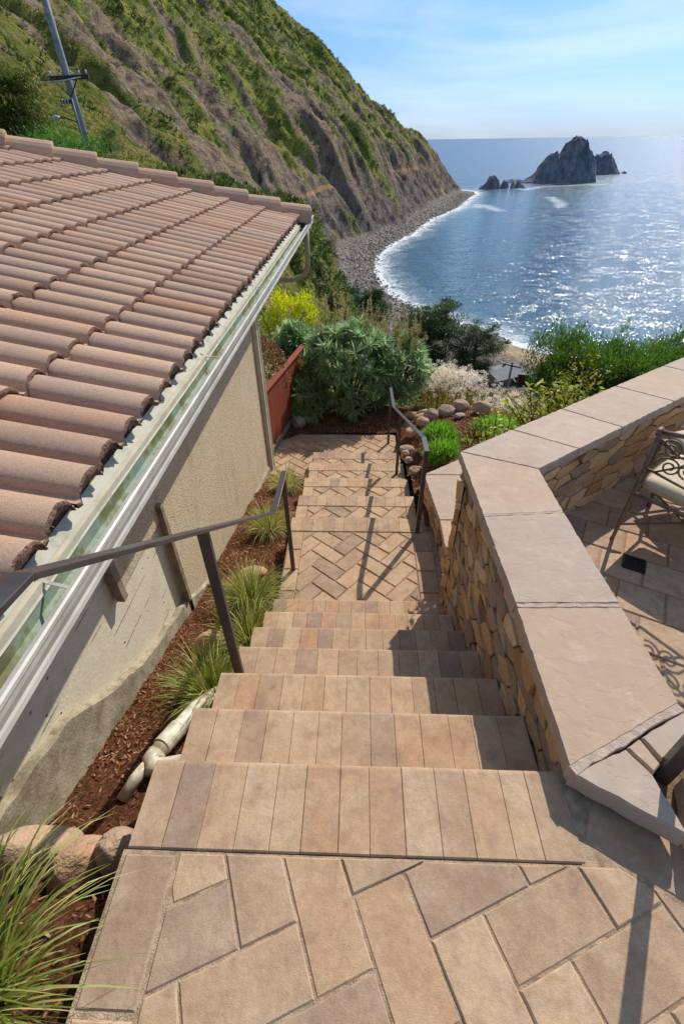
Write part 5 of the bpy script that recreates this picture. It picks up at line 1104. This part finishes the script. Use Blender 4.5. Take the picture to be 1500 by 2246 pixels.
def echium(label, c, rad, n_ros, seed, nsp=6, per=26, ln=0.19):
    g = np.random.default_rng(seed); t = thing('echium_bush', label, 'shrub', (c[0], c[1], c[2]-rad[2]*0.8), 'echium shrubs')
    lv = LV(); d = rdir(n_ros*2, 0.25, g); d = d[d[:, 2] > -0.55][:n_ros]; k = len(d)
    C = np.array(c)+d*np.array(rad)*(0.82+0.22*g.random((k, 1)))*(0.62+0.62*fbm(d[:, :1]*2.6+d[:, 2:]*1.3, d[:, 1:2]*2.6, seed, 2))
    ax = unit(d+np.array([0, 0, 0.55])+g.normal(scale=0.2, size=d.shape))
    P = np.repeat(C, per, 0); A = np.repeat(ax, per, 0); q = unit(np.cross(A, g.normal(size=A.shape))); el = g.random((k*per, 1))**1.4*1.1+0.02
    D = unit(q*np.cos(el-0.25)+A*np.sin(el)); P = P-A*0.03+A*0.05*el
    V, F = leaves(P, D, ln*(0.7+0.5*g.random(k*per)), 0.031*(0.7+0.5*g.random(k*per)), 0.55*g.random(k*per)+0.1, 3, np.array([0.5, 1, 0.75, 0.06]), g)
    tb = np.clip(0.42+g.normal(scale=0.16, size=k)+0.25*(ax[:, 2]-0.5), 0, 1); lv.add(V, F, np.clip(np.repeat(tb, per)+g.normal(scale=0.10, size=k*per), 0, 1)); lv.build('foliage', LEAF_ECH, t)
    tr = MB()
    for i in range(0, k, max(1, k//26)): tr.tube([(c[0]+(C[i][0]-c[0])*0.1, c[1]+(C[i][1]-c[1])*0.1, c[2]-rad[2]*0.9), tuple(np.array(c)*0.5+C[i]*0.5-np.array([0, 0, 0.1])), tuple(C[i])], [0.02, 0.013, 0.006], 5)
    tr.build('stems', TWIG, t)
    sp = np.argsort(-(d[:, 2]+g.normal(scale=0.35, size=k)))[:nsp]
    for i in sp:
        s_ = LV(); m2 = 170; h = g.random(m2)**0.8*0.30; a = g.random(m2)*6.28; axv = unit(ax[i]+np.array([0, 0, 0.5])); q1 = unit(np.cross(axv, [0.3, 1, 0.2])); q2 = np.cross(axv, q1)
        rd_ = 0.035*(1-h/0.34)+0.008; o = q1*np.cos(a)[:, None]+q2*np.sin(a)[:, None]; P = C[i]+axv*(h[:, None]+0.04)+o*rd_[:, None]*0.6
        V, F = leaves(P, o+axv*0.5, 0.05, 0.011, 0.2, 1, np.array([1, 0.2]), g); s_.add(V, F, np.clip(0.4+g.normal(scale=0.25, size=m2), 0, 1)); s_.build('flower_spike', LEAF_SPIKE, t)
    return t
echium('broad silver green echium bush filling the far end of the bottom landing', (-0.22, 8.1, -1.70), (0.86, 0.78, 0.84), 290, 1, 9)
echium('smaller echium clump against the red fence with dark lower leaves', (-0.90, 7.62, -2.05), (0.33, 0.38, 0.42), 95, 2, 1)
echium('bright green echium mound with many dried flower spikes, right of the broad bush', (0.68, 8.35, -1.82), (0.58, 0.65, 0.58), 180, 3, 20)
echium('echium clump at the back between the golden shrub and the broad bush', (-1.25, 8.85, -1.48), (0.34, 0.36, 0.32), 60, 4, 2)

gs = thing('golden_shrub', 'bright yellow leaved shrub beyond the red fence under the gutter', 'shrub', (-1.7, 10.2, -2.6)); lv = LV(); g = np.random.default_rng(8)
for k in range(60):
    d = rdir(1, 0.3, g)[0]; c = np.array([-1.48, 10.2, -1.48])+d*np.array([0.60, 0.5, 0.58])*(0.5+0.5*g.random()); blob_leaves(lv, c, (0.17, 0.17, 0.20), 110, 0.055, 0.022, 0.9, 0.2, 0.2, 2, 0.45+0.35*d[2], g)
lv.build('foliage', LEAF_YEL, gs)
b = MB(); [b.tube([(-1.7, 10.2, -2.6), (-1.7+0.2*math.cos(k), 10.2+0.2*math.sin(k), -1.9), (-1.7+0.4*math.cos(k), 10.2+0.4*math.sin(k), -1.3)], [0.025, 0.015, 0.006], 5) for k in range(6)]; b.build('stems', TWIG, gs)
rs = thing('rounded_shrub', 'clipped round shrub with small bronze leaves between the house corner and red fence', 'shrub', (-1.72, 7.3, -2.4)); lv = LV()
blob_leaves(lv, (-1.66, 7.35, -1.50), (0.52, 0.55, 0.62), 6500, 0.038, 0.022, 0.3, 0.80, 0.2, 2, 0.5, g); blob_leaves(lv, (-1.66, 7.35, -1.50), (0.46, 0.49, 0.55), 2500, 0.035, 0.02, 0.3, 0.5, 0.2, 2, 0.2, g); lv.build('foliage', LEAF_ROUND, rs)
b = MB(); b.tube([(-1.68, 7.34, -2.4), (-1.66, 7.35, -1.6)], [0.04, 0.02], 6); b.build('stems', TWIG, rs)

def mound(label, c, rad, seed, n=1500, ln=0.09):
    g = np.random.default_rng(seed); t = thing('green_mound_plant', label, 'plant', (c[0], c[1], c[2]-0.1), 'low bright green mounds'); lv = LV()
    d = rdir(n, 0.35, g); d[:, 2] = np.abs(d[:, 2]); P = np.array(c)+d*np.array(rad)*(0.55+0.45*g.random((n, 1)))*(0.85+0.3*fbm(d[:, :1]*4+seed, d[:, 1:2]*4, seed)); D = d+np.array([0, 0, 0.8])+g.normal(scale=0.4, size=d.shape)
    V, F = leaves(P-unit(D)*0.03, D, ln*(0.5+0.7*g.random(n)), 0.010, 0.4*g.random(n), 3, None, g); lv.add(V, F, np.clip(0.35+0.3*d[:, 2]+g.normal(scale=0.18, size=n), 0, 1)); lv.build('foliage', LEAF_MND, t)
    b = MB(); [b.tube([(c[0], c[1], c[2]-0.1), (c[0]+rad[0]*0.4*math.cos(k), c[1]+rad[1]*0.4*math.sin(k), c[2]+rad[2]*0.4)], [0.01, 0.004], 4) for k in range(5)]; b.build('stems', TWIG, t)
mound('bright green mound plant right behind the stone row, upper of the two by the rail', (1.07, 5.50, -1.62), (0.26, 0.24, 0.24), 1)
mound('bright green mound plant nearest the low stone wall', (1.00, 4.82, -1.50), (0.25, 0.23, 0.25), 2)
mound('wide green mound plant in front of the white flowers', (1.86, 5.75, -1.65), (0.36, 0.26, 0.22), 3)
mound('small dark green sprout at the foot of the tall wall corner', (1.62, 5.0, -1.42), (0.13, 0.12, 0.12), 4, 400, 0.07)

def buckwheat(label, c, rad, seed, n=46, group='white flowering shrubs'):
    g = np.random.default_rng(seed); t = thing('flowering_shrub', label, 'shrub', (c[0], c[1], c[2]-rad[2]), group); lf = LV(); fl = LV(); tw = MB()
    for k in range(n):
        a = g.random()*6.28; r = g.random()**0.5; bx, by = c[0]+math.cos(a)*r*rad[0], c[1]+math.sin(a)*r*rad[1]; top = c[2]+rad[2]*(1-0.45*r*r)*(0.8+0.25*g.random()); bz = c[2]-rad[2]
        mx_, my_ = bx+g.normal(scale=0.07), by+g.normal(scale=0.07); tw.tube([(bx*0.8+c[0]*0.2, by*0.8+c[1]*0.2, bz), (bx, by, (bz+top)/2), (mx_, my_, top)], [0.007, 0.005, 0.003], 4)
        blob_leaves(lf, (bx, by, (bz+top)/2-0.05), (0.14, 0.14, (top-bz)/2.1), 60, 0.055, 0.014, 0.9, 0.1, 0.3, 2, 0.5, g)
        for q in range(7):
            c2 = np.array([mx_, my_, top])+g.normal(scale=(0.10, 0.10, 0.08)); blob_leaves(fl, c2, (0.045, 0.045, 0.03), 22, 0.022, 0.016, 0.6, 0.2, 0.2, 1 if False else 2, 0.55+g.normal()*0.15, g)
    lf.build('foliage', LEAF_DRY, t); fl.build('flowers', FLOWER, t); tw.build('stems', TWIG, t)
buckwheat('pale flowered shrub right behind the rock row, left of the other two', (1.75, 8.7, -2.55), (0.62, 0.6, 0.62), 1, 44)
buckwheat('tall pale flowered shrub at the back, below the cypress trees', (2.45, 10.6, -3.55), (0.8, 0.8, 0.75), 2, 52)
buckwheat('white flowered shrub in front of the green hedge', (3.0, 8.2, -2.95), (0.68, 0.65, 0.6), 3, 48)
ps = thing('plume_shrub', 'dry seed plumes standing behind the echium bushes', 'shrub', (-0.1, 10.4, -3.0)); lv = LV(); g = np.random.default_rng(15)
tw = MB()
for k in range(70):
    x_, y_ = g.uniform(-1.1, 1.35), g.uniform(9.7, 11.2); z0 = -2.6; h = 1.05+0.55*g.random()-0.25*abs(x_+0.3); ax = unit(np.array([g.normal()*0.12, g.normal()*0.12, 1.0])); tw.tube([(x_, y_, z0), tuple(np.array([x_, y_, z0])+ax*h)], [0.006, 0.003], 4)
    m2 = 46; hh_ = g.random(m2)*0.32; P = np.array([x_, y_, z0])+ax*(h-0.28+hh_)[:, None]; V, F = leaves(P, rdir(m2, 0.9, g), 0.05, 0.012, 0.4, 2, None, g); lv.add(V, F, np.clip(0.5+g.normal(scale=0.25, size=m2), 0, 1))
lv.build('plumes', PLUME, ps); tw.build('stems', TWIG, ps); lv = LV()
for k in range(40): blob_leaves(lv, (g.uniform(-1.1, 1.3), g.uniform(9.8, 11.0), -2.35), (0.2, 0.2, 0.35), 70, 0.09, 0.016, 0.9, 0.1, 0.3, 2, 0.4, g)
lv.build('foliage', LEAF_DRY, ps)

hg = thing('green_hedge', 'tall dense green shrub hedge beyond the far patio wall', 'hedge', (5.6, 9.0, -3.4)); lv = LV(); g = np.random.default_rng(31)
for k in range(900):
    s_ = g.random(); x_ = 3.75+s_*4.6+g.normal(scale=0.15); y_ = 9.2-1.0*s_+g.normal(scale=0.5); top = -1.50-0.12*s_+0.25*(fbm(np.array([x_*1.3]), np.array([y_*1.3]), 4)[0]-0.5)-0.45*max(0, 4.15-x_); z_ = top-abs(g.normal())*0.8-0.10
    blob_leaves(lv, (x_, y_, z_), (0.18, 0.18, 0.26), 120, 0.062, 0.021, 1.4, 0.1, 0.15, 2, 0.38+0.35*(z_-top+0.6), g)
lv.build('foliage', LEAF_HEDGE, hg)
b = MB()
for k in range(30): x_ = 3.8+k*0.15; b.tube([(x_, 9.0-0.2*(x_-3.8), -3.8), (x_+g.normal()*0.1, 9.0-0.2*(x_-3.8), -2.4)], [0.02, 0.008], 5)
b.build('stems', TWIG, hg)
def vine(label, c, rad, seed, n=26):
    g = np.random.default_rng(seed); t = thing('yellow_green_shrub', label, 'shrub', (c[0], c[1], c[2]-rad[2]), 'yellow green shrubs along the wall'); lv = LV(); tw = MB()
    for k in range(n):
        p0 = np.array(c)+np.array([g.normal()*rad[0]*0.3, g.normal()*rad[1]*0.3, -rad[2]]); p1 = np.array(c)+rdir(1, 0.3, g)[0]*np.array(rad)*(0.7+0.4*g.random()); pm = (p0+p1)/2+np.array([0, 0, 0.08]); tw.tube([tuple(p0), tuple(pm), tuple(p1)], [0.008, 0.006, 0.003], 4)
        m2 = 38; f = g.random((m2, 1)); P = p0*(1-f)**2+2*pm*f*(1-f)+p1*f*f+g.normal(scale=0.035, size=(m2, 3)); V, F = leaves(P, rdir(m2, 0.4, g), 0.048*(0.6+0.6*g.random(m2)), 0.025, 0.5, 2, None, g); lv.add(V, F, np.clip(0.45+g.normal(scale=0.27, size=m2), 0, 1))
    lv.build('foliage', LEAF_VINE, t); tw.build('stems', TWIG, t)
vine('yellow green leafy shrub between the white flowers and the far patio wall', (2.45, 6.0, -1.68), (0.6, 0.5, 0.42), 5, 60)
vine('taller yellow green leafy shrub in front of the hedge', (3.45, 7.1, -1.62), (0.55, 0.45, 0.55), 6, 46)
vine('thin sprig of yellow leaves beside the wide green mound', (1.50, 5.35, -1.50), (0.2, 0.2, 0.25), 7, 9)
vine('yellow green shrub leaning over the far patio wall cap', (1.52, 3.42, -0.26), (0.5, 0.26, 0.36), 8, 40)
vine('small sprig of leaves rising behind the tall wall corner', (1.0, 2.98, -0.28), (0.16, 0.12, 0.30), 9, 9)

# cypress trees on the slope below
def cypress(label, base, top, rad, seed, mat=LEAF_CYP, group='cypress trees on the slope below the garden', lean=(0.0, 0.0), nb=46, lsz=1.0, name='cypress_tree', ncl=16, flat=0.45, dens=110):
    g = np.random.default_rng(seed); t = thing(name, label, 'tree', base, group); H = top-base[2]; tw = MB(); lv = LV(); bx = np.array(base, float)
    tp = bx+np.array([lean[0], lean[1], H*0.92]); tw.tube([tuple(bx-np.array([0, 0, 0.5])), tuple(bx*0.55+tp*0.45+np.array([0.05*H*g.normal()*0.3, 0, 0])), tuple(tp)], [0.045*H, 0.03*H, 0.008*H], 8)
    trunk = tw.build('trunk', BARK, t); br = MB()
    for k in range(nb):
        f = 0.16+0.84*(k+g.random())/nb; a = g.random()*6.28; R_ = rad*(0.30+0.85*math.sin(math.pi*min(1, 0.22+0.74*(1-f))))*(0.65+0.45*g.random()); p0 = bx*(1-f)+tp*f; d = np.array([math.cos(a), math.sin(a), 0.18+0.35*f]); p1 = p0+d*R_+np.array([0, 0, H*0.02])
        br.tube([tuple(p0), tuple((p0+p1)/2+np.array([0, 0, 0.06*R_])), tuple(p1)], [0.012*H*(1.1-f), 0.008*H*(1.1-f), 0.003*H], 5)
        for q in range(ncl//4):
            s_ = 0.35+0.7*g.random(); c = p0+(p1-p0)*s_+g.normal(scale=(0.12*R_, 0.12*R_, 0.05*R_)); sz = (0.20*R_+0.05*rad)*(0.7+0.5*g.random()); blob_leaves(lv, c, (sz*1.5, sz*1.5, sz*flat), dens, sz*0.42*lsz, sz*0.10*lsz, 0.35, 0.15, -0.2, 2, 0.38+0.3*g.normal()*0.5+0.1*f, g)
    br.build('limbs', BARK, trunk); lv.build('crown', mat, t)
def gz(x_, y_): return float(terrain(np.array([float(x_)]), np.array([float(y_)]))[0][0])
cypress('spreading dark cypress at the left, highest on the slope above the surf', (-0.5, 64.0, gz(-0.5, 64)), -14.8, 3.3, 1, lean=(0.4, 0.5), nb=50, ncl=24, dens=110)
cypress('tall dark cypress in the middle of the three on the slope', (8.6, 60.0, gz(8.6, 60)), -14.3, 3.0, 2, nb=60, ncl=24, dens=110)
cypress('smaller dark cypress on the right beside the beach houses', (14.6, 60.0, gz(14.6, 60)), -16.9, 2.3, 3, nb=50, ncl=24, dens=110)
cypress('low dark cypress clump peeking over the plumes left of the others', (-3.2, 66.0, gz(-3.2, 66)), -15.8, 2.8, 4, nb=36, ncl=24)
# conifer and cypress shrub behind the roof
cypress('brown green pine at the far left behind the roof', (-9.35, 15.2, gz(-9.35, 15.2)-0.3), 2.85, 0.95, 5, LEAF_PINE, 'trees behind the roof', lean=(0.1, 0), nb=64, name='pine_tree', flat=0.65, lsz=0.95, ncl=20, dens=230)
cypress('bright green spreading cypress shrub just above the roof ridge', (-7.4, 13.2, 0.2), 1.2, 1.35, 6, LEAF_BRI, 'trees behind the roof', nb=48, name='spreading_cypress', flat=0.5, lsz=0.5, dens=190)
cypress('low bright cypress shrub at the foot of the utility pole', (-5.9, 13.4, 0.1), 1.10, 0.62, 7, LEAF_BRI, 'trees behind the roof', nb=30, name='spreading_cypress', flat=0.5, lsz=0.5, dens=190)
cypress('small dark bush alone on the slope right of the utility pole', (-21.0, 49.0, gz(-21.0, 49.0)), gz(-21.0, 49.0)+1.7, 0.9, 9, LEAF_CYP, 'trees behind the roof', nb=18, name='hillside_bush', flat=0.8)

# ================================================================== UTILITY POLES
up = thing('utility_pole', 'tall grey wooden utility pole with a crossarm behind the roof at upper left', 'utility pole', (-11.66, 25.0, 1.0), 'utility poles')
px_, py_ = -11.66, 25.0
b = MB(); b.tube([(px_+0.02, py_, -0.8), (px_-0.06, py_, 3.5), (px_-0.14, py_, 7.5)], [0.155, 0.14, 0.115], 14); b.build('shaft', WOODPOLE, up, smooth=True)
b = MB(); b.box((px_-0.07, py_-0.20, 3.57), (2.1, 0.10, 0.13), R(-8)); ca_ = b.build('crossarm', DARKWOOD, up)
for k in range(6):
    f = (-0.95, -0.6, -0.25, 0.3, 0.65, 0.95)[k]; b = MB(); x_ = px_-0.07+f; b.tube([(x_, py_-0.2-f*0.13, 3.62), (x_, py_-0.2-f*0.13, 3.72), (x_, py_-0.2-f*0.13, 3.78)], [0.03, 0.045, 0.02], 8); b.build('insulator', GALV, ca_, smooth=True)
for s_ in (-1, 1): b = MB(); b.bar([(px_-0.07+s_*0.5, py_-0.24-s_*0.06, 3.5), (px_-0.05, py_-0.17, 3.0)], 0.03, 0.03); b.build('brace', DARKWOOD, up)
b = MB(); b.tube([(px_-1.2, py_-0.6, 3.36), (px_, py_-0.45, 3.47), (px_+0.85, py_-0.3, 3.60)], 0.022, 6); b.build('conduit', GALV, up, smooth=True)
b = MB(); b.box((px_-0.30, py_-0.2, 2.86), (0.42, 0.10, 0.12)); b.build('bracket', DARKWOOD, up)
for f in (-0.42, -0.30, -0.18): b = MB(); b.tube([(px_+f, py_-0.26, 2.80), (px_+f, py_-0.26, 2.94)], [0.03, 0.03], 8); b.build('insulator', GALV, up, smooth=True)
b = MB(); b.tube([(px_, py_-0.1, 1.95), (px_-0.12, py_-0.14, 2.22), (px_-0.5, py_-0.2, 2.36), (px_-0.8, py_-0.25, 2.36)], 0.025, 6); la = b.build('lamp_arm', DARKWOOD, up, smooth=True)
b = MB(); b.tube([(px_-0.72, py_-0.24, 2.36), (px_-0.85, py_-0.26, 2.37), (px_-1.05, py_-0.28, 2.34)], [0.05, 0.09, 0.05], 8); b.build('lamp_head', GALV, la, smooth=True)
b = MB(); b.tube([(px_-0.15, py_-0.1, 6.2), (px_-0.4, py_-0.2, 6.45)], 0.03, 6); b.tube([(px_-0.15, py_-0.1, 5.8), (px_-0.42, py_-0.2, 6.35)], 0.025, 6); tb_ = b.build('bracket', GALV, up)
b = MB(); b.tube([(px_-0.62, py_-0.25, 6.25), (px_-0.58, py_-0.25, 6.8)], [0.07, 0.09], 10); b.build('insulator', GALV, up, smooth=True)
b = MB(); b.tube([(px_+0.03, py_-0.14, 1.25), (px_-0.35, py_-0.2, 1.28)], 0.03, 6); b.build('bracket', GALV, up, smooth=True)
b = MB(); b.tube([(px_-0.02, py_-0.15, 0.9), (px_-0.04, py_-0.16, 3.0)], 0.022, 6); b.build('conduit', GALV, up, smooth=True)
gw = MB(); gw.tube([(px_+0.05, py_-0.1, 1.55), (px_+0.9, py_-1.8, 0.9), (px_+2.9, py_-3.2, -0.6)], 0.012, 5); gw.build('guy_wire', GALV, up)
u2 = thing('utility_pole', 'short looking pole with a crossarm in front of the beach houses', 'utility pole', (19.7, 60.0, -26.5), 'utility poles')
b = MB(); b.tube([(19.7, 60, -27), (19.7, 60, -21.1)], [0.17, 0.13], 8); b.build('shaft', WOODPOLE, u2)
b = MB(); b.box((19.7, 59.85, -21.6), (2.4, 0.12, 0.14), R(-35)); b.build('crossarm', DARKWOOD, u2)
